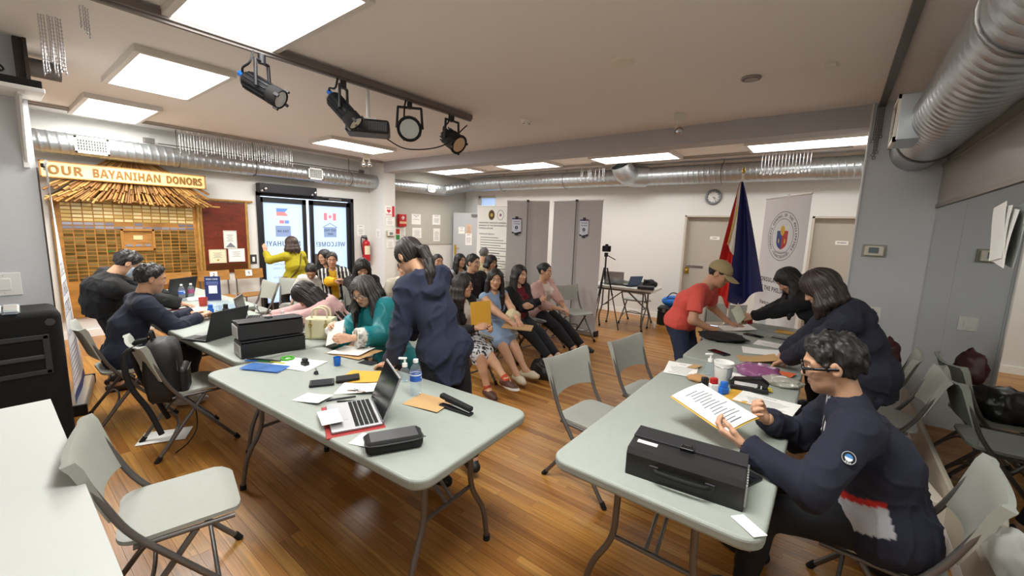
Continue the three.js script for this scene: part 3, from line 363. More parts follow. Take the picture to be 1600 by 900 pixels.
{ const t = thing('cloth_table', 'table under a white cloth at the left edge beside the near chair', 'table', [-2.05, 0, 0.28]);
  const g = new THREE.BoxGeometry(1.9, 0.5, 0.86, 40, 12, 24), p = g.attributes.position; for (let i = 0; i < p.count; i++) { const x = p.getX(i), y = p.getY(i), z = p.getZ(i), f = (0.25 - y) / 0.5; const w = 0.02 * f * Math.sin(x * 22) * Math.sign(z) * (Math.abs(z) > 0.42 ? 1 : 0), u = 0.02 * f * Math.sin(z * 24) * Math.sign(x) * (Math.abs(x) > 0.94 ? 1 : 0); p.setXYZ(i, x + u + x * 0.02 * f, y + (y > 0.24 ? 0.002 * noise3(x * 5, 1, z * 5) : 0), z + w + z * 0.03 * f); } g.computeVertexNormals();
  part('tablecloth', g.translate(0, 0.492, 0), std(0xc6c9c6, 0.85, 0, { bumpMap: rep(fabricBump, 30, 30), bumpScale: 0.0004 }), t); for (const [x, z] of [[-0.8, 0.3], [0.8, 0.3], [-0.8, -0.3], [0.8, -0.3]]) part('leg', cyl(0.016, 0.016, 0.3, x, 0.15, z), M.steel, t); }
function chairProto(label) { // faces +z, back at -z
  const t = thing('folding_chair', label, 'chair', [0, 0, 0], 0, 'grey folding chairs');
  const sg = new THREE.BoxGeometry(0.4, 0.028, 0.4, 12, 2, 12), p = sg.attributes.position; for (let i = 0; i < p.count; i++) { const x = p.getX(i), z = p.getZ(i), e = Math.max(Math.abs(x) / 0.2, Math.abs(z) / 0.2), c = Math.hypot(Math.max(0, Math.abs(x) - 0.13), Math.max(0, Math.abs(z) - 0.13)); const s = c > 0.07 ? 0.07 / c : 1; const nx = c > 0.07 ? Math.sign(x) * (0.13 + (Math.abs(x) - 0.13) * s) : x, nz = c > 0.07 ? Math.sign(z) * (0.13 + (Math.abs(z) - 0.13) * s) : z; p.setXYZ(i, nx, p.getY(i) * (e > 0.95 ? 0.6 : 1) - 0.012 * (1 - e * e) - (z > 0.15 ? (z - 0.15) * 0.25 : 0) + 0.01, nz); } sg.computeVertexNormals();
  part('seat', sg.translate(0, 0.432, 0.03), M.chairPlastic, t);
  const ng = 16, bg = new THREE.BoxGeometry(0.47, 0.27, 0.02, ng, 8, 1), b = bg.attributes.position; for (let i = 0; i < b.count; i++) { const x = b.getX(i), y = b.getY(i), f = x / 0.235, v = (y + 0.135) / 0.27; const sag = (y > 0 ? -0.014 * (1 - f * f) : 0.03 * (1 - f * f)) * Math.abs(y) / 0.135, edge = Math.abs(f) > 0.86 ? 1 + 0.9 * v : 1; b.setXYZ(i, x * (0.93 + 0.07 * v), y + sag, b.getZ(i) * edge - 0.035 * (1 - f * f) + (v > 0.9 ? -0.008 : 0)); } bg.computeVertexNormals();
  part('backrest', bg.rotateX(-0.3).translate(0, 0.695, -0.205), M.chairPlastic, t);
  for (const s of [-1, 1]) { const l = part('leg', polytube([[s * 0.215, 0.8, -0.245], [s * 0.215, 0.5, -0.13], [s * 0.225, 0.01, 0.245]], 0.0125, 10, 0.08), M.steel, t); part('foot_cap', rod([s * 0.225, 0.0, 0.252], [s * 0.225, 0.035, 0.23], 0.016), M.rubber, l);
    const r = part('leg', rod([s * 0.195, 0.41, 0.07], [s * 0.21, 0.01, -0.23], 0.0125), M.steel, t); part('foot_cap', rod([s * 0.21, 0.0, -0.238], [s * 0.21, 0.035, -0.21], 0.016), M.rubber, r);
    part('seat_rail', merge([rod([s * 0.2, 0.415, 0.2], [s * 0.2, 0.425, -0.12], 0.01), rod([s * 0.212, 0.43, -0.1], [s * 0.2, 0.42, -0.06], 0.009)]), M.steel, t); }
  part('rear_brace', tube([[-0.205, 0.1, -0.165], [-0.15, 0.2, -0.09], [0, 0.23, -0.07], [0.15, 0.2, -0.09], [0.205, 0.1, -0.165]], 0.008, 20, 6), M.steel, t); part('front_brace', rod([-0.22, 0.16, 0.13], [0.22, 0.16, 0.13], 0.009), M.steel, t);
  return t;
}
const chair0 = chairProto('empty grey folding chair nearest the camera facing the left table, beside the white cloth');
chair0.position.set(-2.12, 0, -0.41); chair0.rotation.y = (180 - 12) * D2R;
const CH = [
  ['grey folding chair with a black backpack hung on it at the left table', -3.67, -0.84, 180], ['grey folding chair under the man in the navy jacket', -4.5, -0.66, 180],
  ['nearer empty grey folding chair at the right-hand table', -1.14, -2.42, 84], ['farther empty grey folding chair at the right-hand table', -1.0, -3.1, 82],
  ['grey folding chair under the girl with the yellow envelope', -2.95, -3.06, 84], ['grey folding chair under the girl in the pale blue dress', -3.05, -3.66, 80], ['grey folding chair under the woman with crossed arms', -3.11, -4.18, 82], ['grey folding chair under the woman in the pink cardigan', -3.13, -4.78, 82],
  ['empty grey folding chair in front of the right grey banner', -3.0, -5.45, 68], ['grey folding chair half hidden behind the woman in the pink cardigan', -3.75, -5.2, 68],
  ['grey folding chair of the man with black glasses, beside the mirror', 0.31, -2.2, 264], ['grey folding chair loaded with black and maroon bags at the mirror', 0.34, -4.3, 262],
  ['grey folding chair behind the standing woman in navy near the mirror', 0.4, -3.78, 268],
  ['grey folding chair under the woman in the teal blouse', -2.73, -2.07, 14], ['grey folding chair under the woman in pink bending over the table', -3.48, -2.09, -30], ['empty grey folding chair at the far side of the middle table', -4.35, -2.1, 10], ['grey folding chair with its back to the glass doors by the farthest table', -5.2, -2.25, 0], ['grey folding chair farthest left behind the brochure stand', -6.1, -2.2, 0],
  ['grey folding chair under the woman in the striped blouse', -5.9, -3.28, 62], ['grey folding chair under the boy with the bowed head', -6.13, -2.78, 60], ['grey folding chair under the woman in black looking down', -4.78, -3.02, 62], ['grey folding chair under the person in the cream jacket', -4.43, -3.5, 66], ['grey folding chair under the dark-haired person behind the stripes', -6.53, -3.55, 70],
  ['grey folding chair under the man in the dark checked shirt', -4.02, -4.22, 76], ['grey folding chair under the long-haired woman in the back row', -5.0, -5.06, 78], ['grey folding chair under the short-haired woman in cream', -4.44, -5.2, 78], ['grey folding chair under the grey-haired person facing away', -5.25, -5.66, 195], ['grey folding chair under the visitor in grey', -6.0, -5.02, 72], ['grey folding chair under the short-haired man in dark clothes', -5.05, -4.5, 72],
  ['grey folding chair at the far end of the right-hand tables below the flag', -0.95, -5.42, 8],
  ['grey folding chair pushed under the back-wall table', -2.75, -7.3, 180],
];
CH.forEach(([l, x, z, a]) => dup(chair0, l, [x, 0, z], a));
// wooden stacking chairs along the left wall
function woodChair(label, x, z, turn, paper) { const t = thing('wooden_chair', label, 'chair', [x, 0, z], turn, 'wooden chairs by the wall');
  const back = new THREE.BoxGeometry(0.42, 0.16, 0.014, 12, 1, 1), p = back.attributes.position; for (let i = 0; i < p.count; i++) p.setZ(i, p.getZ(i) - 0.03 * (1 - (p.getX(i) / 0.21) ** 2)); back.computeVertexNormals(); part('backrest', back.rotateX(-0.12).translate(0, 0.76, -0.2), M.wood, t); part('seat', rbox(0.42, 0.018, 0.4, 0.008, 0, 0.44, 0), M.wood, t);
  for (const s of [-1, 1]) { part('leg', polytube([[s * 0.19, 0.82, -0.22], [s * 0.19, 0.45, -0.19], [s * 0.2, 0.01, -0.23]], 0.011, 8, 0.08), M.steel, t); part('leg', rod([s * 0.19, 0.43, 0.17], [s * 0.2, 0.0, 0.2], 0.011), M.steel, t); part('seat_rail', rod([s * 0.19, 0.425, -0.19], [s * 0.19, 0.425, 0.17], 0.01), M.steel, t); }
  if (paper) { const n = part('number_sheet', box(0.1, 0.1, 0.003), faced(std(0xffffff, 0.8, 0, { map: canvasTex(64, 64, (c) => { c.fillStyle = '#f3f2ee'; c.fillRect(0, 0, 64, 64); c.fillStyle = '#444'; c.font = 'bold 44px sans-serif'; c.textAlign = 'center'; c.fillText(paper, 32, 48); }) })), t, [0, 0.77, -0.215]); n.rotation.x = -0.12; } }
woodChair('wooden chair with paper sheet 2 against the donor panel', -7.5, -2.25, 90, '2'); woodChair('wooden chair with paper sheet 1 next to the glass doors', -7.5, -2.75, 90, '1'); woodChair('wooden chair half hidden behind the dark laptop', -7.5, -1.75, 90); woodChair('wooden chair back showing past the seated man in the alcove', -6.9, -6.2, 110);
// ---------- banners, flag, equipment ----------
function rollup(label, a, b, h, mat, backSide, extra, twist = 0) { // a, b = floor ends [x, z]
  const w = Math.hypot(b[0] - a[0], b[1] - a[1]), turn = Math.atan2(-(b[1] - a[1]), b[0] - a[0]) / D2R, t = thing('rollup_banner', label, 'banner', [(a[0] + b[0]) / 2, 0, (a[1] + b[1]) / 2], turn);
  part('base', rbox(w + 0.02, 0.09, 0.12, 0.02, 0, 0.045, 0), std(0xb4b3b0, 0.35, 0.7), t); part('end_cap', rbox(0.02, 0.095, 0.13, 0.008, w / 2 + 0.015, 0.047, 0), M.black, t); part('end_cap', rbox(0.02, 0.095, 0.13, 0.008, -w / 2 - 0.015, 0.047, 0), M.black, t);
  const g = new THREE.BoxGeometry(w, h - 0.1, 0.002, 16, 20, 1), p = g.attributes.position; for (let i = 0; i < p.count; i++) p.setZ(i, p.getZ(i) + 0.004 * Math.sin(p.getX(i) * 9 + p.getY(i) * 1.3) + twist * (p.getY(i) / h + 0.5) * (0.5 - p.getX(i) / w)); g.computeVertexNormals();
  part('printed_sheet', g, [M.white, M.white, M.white, M.white, mat, backSide ?? M.white], t, [0, h / 2 + 0.04, 0]); part('top_rail', merge([cyl(0.011, 0.011, w + 0.01, 0, 0, 0).rotateZ(HP).rotateY(twist / w).translate(0, h - 0.005, twist * 0.5)]), M.white, t); part('support_pole', cyl(0.008, 0.008, h - 0.05, 0, h / 2, extra ?? -0.03), M.steel, t); part('pole_clip', rbox(0.04, 0.035, 0.03, 0.006, 0, h - 0.005, (extra ?? -0.03) * 0.6), M.black, t); return t; }
const greyCloth = std(0xb9b4b2, 0.75, 0, { bumpMap: rep(fabricBump, 20, 40), bumpScale: 0.0003 });
const rb1 = rollup('left of the two grey banners seen from behind, passport sign on it', [-4.53, -5.67], [-3.84, -5.94], 2.13, greyCloth, greyCloth, 0.03); const rb2 = rollup('right of the two grey banners seen from behind, passport sign on it', [-3.77, -5.97], [-2.83, -5.86], 2.13, greyCloth, greyCloth, 0.03);
const passT = canvasTex(256, 400, (c, w, h) => { c.fillStyle = '#d9dcea'; c.fillRect(0, 0, w, h); c.fillStyle = '#2b3a74'; c.fillRect(0, 0, w, 34); c.fillStyle = '#e0683c'; c.fillRect(150, 20, 60, 16); c.fillStyle = '#1c1f30'; c.fillRect(70, 0, 100, 26); c.textAlign = 'center'; c.font = 'bold 40px sans-serif'; c.fillText('PASSPORT', w / 2, 100); c.fillText('STATIONS', w / 2, 160); c.beginPath(); c.arc(w / 2, 245, 44, 0, 7); c.fill(); c.fillStyle = '#fff'; c.font = 'bold 56px sans-serif'; c.fillText('2', w / 2, 264); c.fillStyle = '#1c1f30'; c.font = '24px sans-serif'; c.fillText('RELEASE', w / 2, 322); c.beginPath(); c.moveTo(0, 350); c.lineTo(90, 385); c.lineTo(w, 345); c.lineTo(w, h); c.lineTo(0, h); c.fill(); });
for (const [b, x] of [[rb1, -0.19], [rb2, 0.16]]) { const g = part('passport_sign', box(0.16, 0.26, 0.004), faced(std(0xffffff, 0.7, 0, { map: passT })), b, [x, 1.7, 0.012]); part('tape', merge([box(0.05, 0.04, 0.003, 0, 0.14, 0.003), box(0.06, 0.04, 0.003, 0, -0.14, 0.003)]), M.black, g); }
rollup('white text banner with two seals beside the open grey door', [-5.62, -6.1], [-4.75, -6.16], 2.07, std(0xffffff, 0.7, 0, { map: canvasTex(512, 1200, (c, w, h) => { c.fillStyle = '#f2f1ea'; c.fillRect(0, 0, w, h); c.fillStyle = '#4a3d22'; c.beginPath(); c.ellipse(205, 100, 42, 56, 0, 0, 7); c.fill(); c.strokeStyle = '#a08a60'; c.lineWidth = 6; c.stroke(); c.fillStyle = '#c8a94a'; c.beginPath(); c.arc(205, 100, 20, 0, 7); c.fill(); c.strokeStyle = '#999'; c.beginPath(); c.ellipse(330, 100, 42, 56, 0, 0, 7); c.stroke(); c.fillStyle = '#c24040'; c.fillRect(318, 86, 12, 28); c.fillStyle = '#3c4f96'; c.fillRect(330, 86, 12, 28); c.fillStyle = '#333'; c.font = 'bold 24px sans-serif'; ['PHILIPPINE CONSULATE GENERAL VANCOUVER', 'MANDATE OF THE DEPARTMENT OF', 'FOREIGN AFFAIRS'].forEach((s, i) => c.fillText(s, 24, 200 + i * 32)); c.font = 'bold 22px sans-serif'; c.fillText('CONSULAR SERVICES', 30, 330); c.fillStyle = '#777'; for (let i = 0; i < 24; i++) { const y = 360 + i * 30; if (i % 7 === 6) { c.fillStyle = '#333'; c.fillRect(30, y, 300, 10); c.fillStyle = '#777'; } else c.fillRect(50, y, 260 + (i * 71) % 180, 8); } }) }));
const sealT = canvasTex(512, 1280, (c, w, h) => { c.fillStyle = '#eeeef0'; c.fillRect(0, 0, w, h); c.strokeStyle = '#55565e'; c.lineWidth = 4; c.beginPath(); c.arc(256, 280, 175, 0, 7); c.stroke(); c.beginPath(); c.arc(256, 280, 125, 0, 7); c.stroke(); c.fillStyle = '#44454c'; c.font = 'bold 30px sans-serif'; c.textAlign = 'center'; const ring = (s, from, to, r, flip) => { const n = s.length; for (let i = 0; i < n; i++) { const a = from + (to - from) * i / (n - 1); c.save(); c.translate(256 + r * Math.sin(a), 280 - r * Math.cos(a)); c.rotate(flip ? a + Math.PI : a); c.fillText(s[i], 0, 10); c.restore(); } }; ring('CONSULATE GENERAL OF THE PHILIPPINES', -2.2, 2.2, 150); ring('VANCOUVER', Math.PI + 0.55, Math.PI - 0.55, 150, true);
  c.fillStyle = '#2d4593'; c.beginPath(); c.moveTo(190, 240); c.lineTo(256, 240); c.lineTo(256, 375); c.quadraticCurveTo(190, 360, 190, 310); c.fill(); c.fillStyle = '#c3352e'; c.beginPath(); c.moveTo(322, 240); c.lineTo(256, 240); c.lineTo(256, 375); c.quadraticCurveTo(322, 360, 322, 310); c.fill(); c.fillStyle = '#f3f1ea'; c.fillRect(190, 205, 132, 36); c.fillStyle = '#e4b83a'; c.beginPath(); c.ellipse(256, 240, 26, 36, 0, 0, 7); c.fill(); c.fillStyle = '#e8c04c'; c.fillRect(212, 300, 14, 30); c.fillRect(286, 300, 14, 30); c.fillStyle = '#55565e'; c.font = '18px sans-serif'; c.fillText('REPUBLIKA NG PILIPINAS', 256, 402);
  c.fillStyle = '#2e2f35'; c.font = 'bold 46px sans-serif'; c.fillText('CONSULATE GENERAL', 256, 625); c.fillText('OF THE PHILIPPINES', 256, 690); c.font = 'bold 40px sans-serif'; c.fillText('Vancouver, Canada', 256, 800); c.font = '26px sans-serif'; c.fillText('Website: www.vancouverpcg.org', 256, 1150); c.fillText('E-mail: vancouverpcg@telus.net', 256, 1195); });
rollup('white consulate banner with the round seal behind the flag', [-0.72, -5.98], [-0.24, -5.3], 2.12, std(0xffffff, 0.65, 0, { map: sealT }));
rollup('tall banner seen edge-on beside the partition wall, dark lettering', [-5.66, -0.53], [-4.8, -0.375], 2.05, M.white, std(0xffffff, 0.7, 0, { map: canvasTex(512, 1200, (c, w, h) => { c.fillStyle = '#f0eef2'; c.fillRect(0, 0, w, h); c.fillStyle = '#e8862a'; c.beginPath(); c.moveTo(60, 40); c.lineTo(160, 150); c.lineTo(60, 240); c.fill(); c.fillStyle = '#6a2c70'; c.beginPath(); c.arc(90, 280, 50, 0, 7); c.fill(); c.fillStyle = '#2d2f3c'; c.font = 'bold 92px serif'; ['MIGRANT', 'WORKERS', 'OFFICE'].forEach((s, i) => c.fillText(s, 30, 560 + i * 100)); c.font = '50px serif'; c.fillText('VANCOUVER', 30, 870); c.fillStyle = '#9894a4'; for (let i = 0; i < 8; i++) c.fillRect(40, 920 + i * 26, 380, 8); c.fillStyle = '#33407a'; c.fillRect(0, 1150, w, 50); }) }), 0.1, 0.1);
{ // flag on a pole: blue and red halves with a white gold-trimmed hoist, hanging in folds
  const t = thing('national_flag', 'blue and red flag with white hoist hanging on a pole by the beige door', 'flag', [-0.93, 0, -5.55]);
  part('stand', lathe([[0, 0.05], [0.03, 0.05], [0.05, 0.03], [0.16, 0.02], [0.17, 0]]), M.brass, t); part('pole', cyl(0.012, 0.014, 2.36, 0, 1.2, 0), M.cream, t); part('finial', lathe([[0, 0], [0.016, 0.01], [0.02, 0.04], [0, 0.09]]).translate(0, 2.37, 0), M.brass, t);
  const hang = (name, u0, u1, col, y0) => { const nx = 26, ny = 46, P = [], I = []; for (let j = 0; j <= ny; j++) for (let i = 0; i <= nx; i++) { const u = u0 + (u1 - u0) * i / nx, v = j / ny, spread = 0.02 + 0.34 * Math.pow(v, 0.9), y = 2.28 - v * (y0 + 0.09 * Math.sin(u * 5)); const x = u * spread * 1.15 - 0.02 * v, z = 0.05 * Math.sin(u * 9 + v) * (0.25 + v) + 0.03; P.push(x * 0.82 - z * 0.2, y, z + x * -0.35); } for (let j = 0; j < ny; j++) for (let i = 0; i < nx; i++) { const a = j * (nx + 1) + i, b = a + nx + 1; I.push(a, b, a + 1, a + 1, b, b + 1); } const g = new THREE.BufferGeometry(); g.setAttribute('position', new THREE.Float32BufferAttribute(P, 3)); g.setIndex(I); g.computeVertexNormals(); return part(name, g, std(col, 0.55, 0, { side: THREE.DoubleSide }), t); };
  hang('blue_field', 0.08, 1.0, 0x1c1f5e, 1.36); hang('red_field', -0.5, 0.12, 0xd0261f, 1.45);
  const w = hang('white_hoist', -0.3, 0.12, 0xe9e4d6, 0.8); w.position.z += 0.022; const gold = []; for (let i = 0; i < 16; i++) gold.push(box(0.012, 0.03, 0.006, -0.01 - i * 0.004, 1.98 - i * 0.028, 0.075 + (i % 2) * 0.012)); part('gold_trim', merge(gold), M.brass, t); }
{ // camera on tripod
  const t = thing('camera_tripod', 'black camera on a tripod beside the right grey banner', 'tripod', [-3.0, 0, -6.45], 20); for (let i = 0; i < 3; i++) { const a = i * 2.094, c = Math.cos(a), s = Math.sin(a); const l = part('leg', merge([rod([c * 0.03, 1.05, s * 0.03], [c * 0.14, 0.6, s * 0.14], 0.013), rod([c * 0.14, 0.6, s * 0.14], [c * 0.28, 0, s * 0.28], 0.009)]), M.black, t); part('clamp', sph(0.018, c * 0.14, 0.6, s * 0.14), M.darkGrey, l); } part('column', cyl(0.014, 0.014, 0.4, 0, 1.05, 0), M.black, t); part('head', merge([rbox(0.06, 0.07, 0.06, 0.01, 0, 1.27, 0), rod([0.02, 1.26, 0], [0.16, 1.2, 0.1], 0.008)]), M.black, t); const b = part('camera_body', rbox(0.14, 0.1, 0.07, 0.015, 0, 1.37, 0), M.blackMatte, t); part('camera_lens', cyl(0.034, 0.034, 0.1).rotateX(HP).translate(0, 1.37, 0.08), M.blackGloss, b); part('viewfinder', rbox(0.05, 0.035, 0.05, 0.01, 0, 1.43, 0), M.blackMatte, b); }
{ const t = thing('equipment_case', 'black equipment case on the floor under the blue bag', 'case', [-2.2, 0, -7.66], 8); part('body', rbox(0.46, 0.26, 0.3, 0.02, 0, 0.14, 0), M.blackMatte, t); part('lid', rbox(0.47, 0.06, 0.31, 0.02, 0, 0.3, 0), M.black, t); part('latch', rbox(0.05, 0.06, 0.02, 0.005, -0.12, 0.27, 0.155), M.steel, t); part('latch', rbox(0.05, 0.06, 0.02, 0.005, 0.12, 0.27, 0.155), M.steel, t); part('handle', tube([[-0.07, 0.2, 0.15], [-0.05, 0.2, 0.19], [0.05, 0.2, 0.19], [0.07, 0.2, 0.15]], 0.009, 14, 8), M.rubber, t); }
{ const t = thing('sports_bag', 'bright blue bag lying on the black equipment case', 'bag', [-2.18, 0.335, -7.66], 12); const g = sph(0.17, 0, 0.1, 0, 1.25, 0.62, 0.8, 24); part('body', g, std(0x1b74d4, 0.55), t); part('zip', tube([[-0.17, 0.13, 0.08], [-0.06, 0.17, 0.11], [0.06, 0.17, 0.11], [0.17, 0.13, 0.08]], 0.006, 20, 6), M.black, t); part('strap', tube([[-0.15, 0.12, 0.05], [-0.05, 0.26, 0.1], [0.06, 0.25, 0.09], [0.15, 0.12, 0.05]], 0.01, 20, 6), M.navy, t); }
solo('paper_cup', lathe([[0, 0], [0.03, 0], [0.038, 0.1], [0.035, 0.1], [0.028, 0.005], [0, 0.005]]), M.white, 'small white cup on the floor before the black equipment case', 'cup', [-2.36, 0.0, -7.2]);
{ const t = thing('pa_speaker', 'black carpeted loudspeaker with recessed handle by the partition wall', 'speaker', [-4.5, 0, 0.02], 90); part('cabinet', rbox(0.68, 0.98, 0.42, 0.05, 0, 0.49, 0, 3), std(0x111113, 0.95, 0, { bumpMap: rep(fabricBump, 14, 14), bumpScale: 0.001 }), t);
  part('handle_frame', merge([rbox(0.33, 0.035, 0.02, 0.006, 0.1, 0.8, 0.212), rbox(0.33, 0.035, 0.02, 0.006, 0.1, 0.55, 0.212), rbox(0.035, 0.28, 0.02, 0.006, -0.05, 0.675, 0.212), rbox(0.035, 0.28, 0.02, 0.006, 0.25, 0.675, 0.212)]), std(0x2e3034, 0.6), t); part('handle_recess', box(0.27, 0.22, 0.01, 0.1, 0.675, 0.207), std(0x060607, 0.9), t); part('handle_bar', rbox(0.27, 0.035, 0.02, 0.01, 0.1, 0.66, 0.215), std(0x3a3c40, 0.55), t); part('corner_jack', cyl(0.025, 0.025, 0.01).rotateX(HP).translate(0.28, 0.9, 0.21), M.darkGrey, t); }
{ for (let i = 0; i < 4; i++) { const t = thing('card_holder', ['white card stack in the holder at the frame edge on the speaker', 'second card stack on the speaker from the frame edge', 'third card stack on the speaker from the frame edge', 'card stack on the speaker nearest the wall banner'][i], 'card holder', [-4.42 + i * 0.035, 0.98, 0.14 - i * 0.078], 72); part('holder', merge([box(0.07, 0.004, 0.06, 0, 0.002, 0), box(0.07, 0.06, 0.003, 0, 0.03, -0.03), box(0.07, 0.03, 0.003, 0, 0.015, 0.03)]), M.clear, t); part('cards', rbox(0.064, 0.05, 0.035, 0.002, 0, 0.034, 0), M.paper, t, null, [-0.3, 0, 0]); } }
// strips and papers on the mirror
solo('strip_label', merge([box(0.004, 0.24, 0.05)]), [std(0xffffff, 0.7, 0, { map: canvasTex(64, 256, (c) => { c.fillStyle = '#e6e6e0'; c.fillRect(0, 0, 64, 256); c.fillStyle = '#444'; c.fillRect(14, 20, 36, 20); c.fillRect(20, 70, 24, 14); c.fillRect(20, 100, 24, 14); for (let i = 0; i < 6; i++) c.fillRect(22, 140 + i * 16, 20, 6); }) }), std(0xffffff, 0.7, 0, { map: lines([], 6) }), M.paper, M.paper, M.paper, M.paper], 'narrow white printed strip taped to the mirror by the corner', 'label', [XR - 0.01, 1.68, -4.86]);
for (let i = 0; i < 3; i++) solo('hanging_sheet', sheet(0.28, 0.2, (x) => 0.006 * Math.sin(x * 12 + i), 8, 4).rotateZ(HP).rotateX(0.12 * (i - 1)), [M.paper, M.paper, M.paper, M.paper, M.paper, M.paper], ['front sheet of the paper bundle taped on the mirror', 'middle sheet of the paper bundle taped on the mirror', 'rear sheet of the paper bundle taped on the mirror'][i], 'paper', [XR - 0.035 + i * 0.008, 1.72 - i * 0.012, -3.18 + i * 0.03]);
// ---------- things on the tables ----------
const TY = 0.7405;
function laptop(label, x, z, turn, open, base, lid, w = 0.31, d = 0.22, paper) { // hinge at local -z, keyboard side +z
  const t = thing('laptop', label, 'laptop', [x, TY, z], turn); const b = part('base', rbox(w, 0.014, d, 0.006, 0, 0.008, 0), base, t);
  const keys = []; for (let r = 0; r < 5; r++) for (let c = 0; c < 13; c++) keys.push(box(w * 0.058, 0.003, d * 0.075, -w * 0.42 + c * w * 0.07, 0.016, -d * 0.38 + r * d * 0.095)); const k = part('keyboard', merge(keys), M.blackMatte, b); k.userData.kind = 'stuff'; part('trackpad', box(w * 0.36, 0.001, d * 0.32, 0, 0.0155, d * 0.29), std(0x9a9a9e, 0.35), b);
  const l = part('lid', rbox(w, d, 0.008, 0.004, 0, d / 2, 0), lid, t, [0, 0.014, -d / 2], [-(open - 90) * D2R, 0, 0]); part('screen', box(w - 0.016, d - 0.018, 0.002, 0, d / 2, 0.0045), M.screen, l); return t; }
const silver = std(0xa6a7ab, 0.38, 0.7), dark = std(0x2a2d30, 0.5, 0.2);
laptop('open silver laptop on a red sleeve on the near left table', -1.73, -1.03, -24, 112, silver, silver);
solo('laptop_sleeve', rbox(0.34, 0.008, 0.25, 0.003), std(0xa03030, 0.6), 'thin red sleeve under the silver laptop', 'sleeve', [-1.725, TY - 0.003, -1.02], [0, -24 * D2R, 0]);
laptop('open dark laptop beside the navy jacket man on the middle table', -3.78, -1.07, -64, 108, dark, dark, 0.33, 0.23); laptop('open black laptop on the farthest left table', -5.9, -1.3, -60, 105, M.black, M.black, 0.34, 0.24);
laptop('silver laptop lid seen from behind in front of the woman in pink', -4.14, -1.53, 150, 100, silver, silver, 0.32, 0.22); laptop('second silver laptop with its lid up beside the small water bottle', -3.78, -1.58, 165, 115, silver, silver, 0.3, 0.21);
laptop('silver laptop open on the back-wall table', -3.0, -6.85, 200, 105, silver, silver, 0.33, 0.23); laptop('blue-grey tablet laptop standing beside the camera gear', -2.7, -6.85, 240, 110, dark, std(0x4c5c78, 0.4), 0.26, 0.18);
function fileBox(label, x, y, z, turn, slip) { // long axis local x
  const t = thing('file_box', label, 'file box', [x, y, z], turn); const prof = [[-0.1, 0], [0.1, 0], [0.1, 0.1], [0.04, 0.112], [-0.085, 0.105], [-0.1, 0.085]];
  part('shell', slab(prof, 0.4, 0.004).rotateY(HP).translate(-0.2, 0, 0), M.leather, t); part('flap', rbox(0.4, 0.006, 0.1, 0.002, 0, 0.1115, -0.05), M.black, t); const c = part('clasp', rbox(0.05, 0.014, 0.035, 0.004, 0, 0.115, -0.005), M.blackGloss, t); part('catch', rbox(0.03, 0.01, 0.02, 0.003, 0, 0.118, -0.025), M.black, c);
  const pl = []; for (let i = 0; i < 9; i++) pl.push(box(0.012, 0.078, 0.008, 0.2, 0.046, -0.075 + i * 0.0185)); part('pleated_end', merge(pl), std(0xd6d6d8, 0.7), t); part('handle', tube([[-0.09, 0.05, 0.1], [-0.075, 0.052, 0.118], [0, 0.052, 0.122], [0.075, 0.052, 0.118], [0.09, 0.05, 0.1]], 0.008, 20, 8), M.rubber, t); for (const s of [-1, 1]) part('handle_mount', rbox(0.035, 0.03, 0.008, 0.006, s * 0.095, 0.05, 0.102), M.black, t);
  if (slip) for (const i of [0, 1]) part('label_sticker', box(0.075, 0.002, 0.022, -0.14, 0.109 - i * 0.002, 0.02 + i * 0.028), M.white, t, null, [0.06, 0, 0]); return t; }
fileBox('large black file box with handle on the right table by the man with glasses', -0.35, TY, -1.57, 6, true);
fileBox('lower black file box of the stack on the left tables', -3.08, TY, -1.21, 264); fileBox('upper black file box on top of the stack', -3.1, TY + 0.124, -1.21, 262);
{ const t = thing('pencil_case', 'black mesh zip pencil case on the near left table corner', 'pencil case', [-1.36, TY, -0.99], 62); part('body', rbox(0.23, 0.055, 0.115, 0.022, 0, 0.028, 0, 4), M.blackMatte, t); part('mesh_window', rbox(0.19, 0.006, 0.085, 0.003, 0, 0.054, 0), new THREE.MeshPhysicalMaterial({ color: 0x555458, roughness: 0.5, transmission: 0.4, thickness: 0 }), t); part('zip', tube([[-0.105, 0.042, 0.05], [0, 0.042, 0.059], [0.105, 0.042, 0.05], [0.114, 0.042, 0], [0.105, 0.042, -0.05], [0, 0.042, -0.059], [-0.105, 0.042, -0.05], [-0.114, 0.042, 0]], 0.003, 60, 6, true), M.darkGrey, t); part('zip_pull', box(0.02, 0.003, 0.007, 0.118, 0.036, 0.03), M.steel, t); }
{ const t = thing('stapler', 'long black stapler on the near left table', 'stapler', [-1.41, TY, -1.4], 6); part('base', rbox(0.2, 0.012, 0.035, 0.004, 0, 0.007, 0), M.black, t); part('arm', rbox(0.2, 0.024, 0.032, 0.008, -0.005, 0.045, 0), M.blackMatte, t, null, [0, 0, -0.14]); part('magazine', rbox(0.16, 0.01, 0.02, 0.003, 0.01, 0.028, 0), M.chrome, t, null, [0, 0, -0.1]); }
function bottle(label, x, z, h, lab, cap = M.white, y = TY) { const t = thing('water_bottle', label, 'bottle', [x, y, z]); const r = h * 0.155; part('bottle_body', lathe([[0, 0.002], [r * 0.85, 0.003], [r, 0.02 * h / 0.2], [r * 0.96, h * 0.2], [r, h * 0.26], [r * 0.95, h * 0.34], [r, h * 0.42], [r, h * 0.66], [r * 0.8, h * 0.78], [r * 0.38, h * 0.88], [r * 0.36, h * 0.93]], 20), M.clear, t); part('label', new THREE.CylinderGeometry(r * 1.01, r * 1.01, h * 0.22, 20, 1, true).translate(0, h * 0.53, 0), lab, t); part('cap', cyl(r * 0.42, r * 0.44, h * 0.08, 0, h * 0.95, 0, 16), cap, t); return t; }
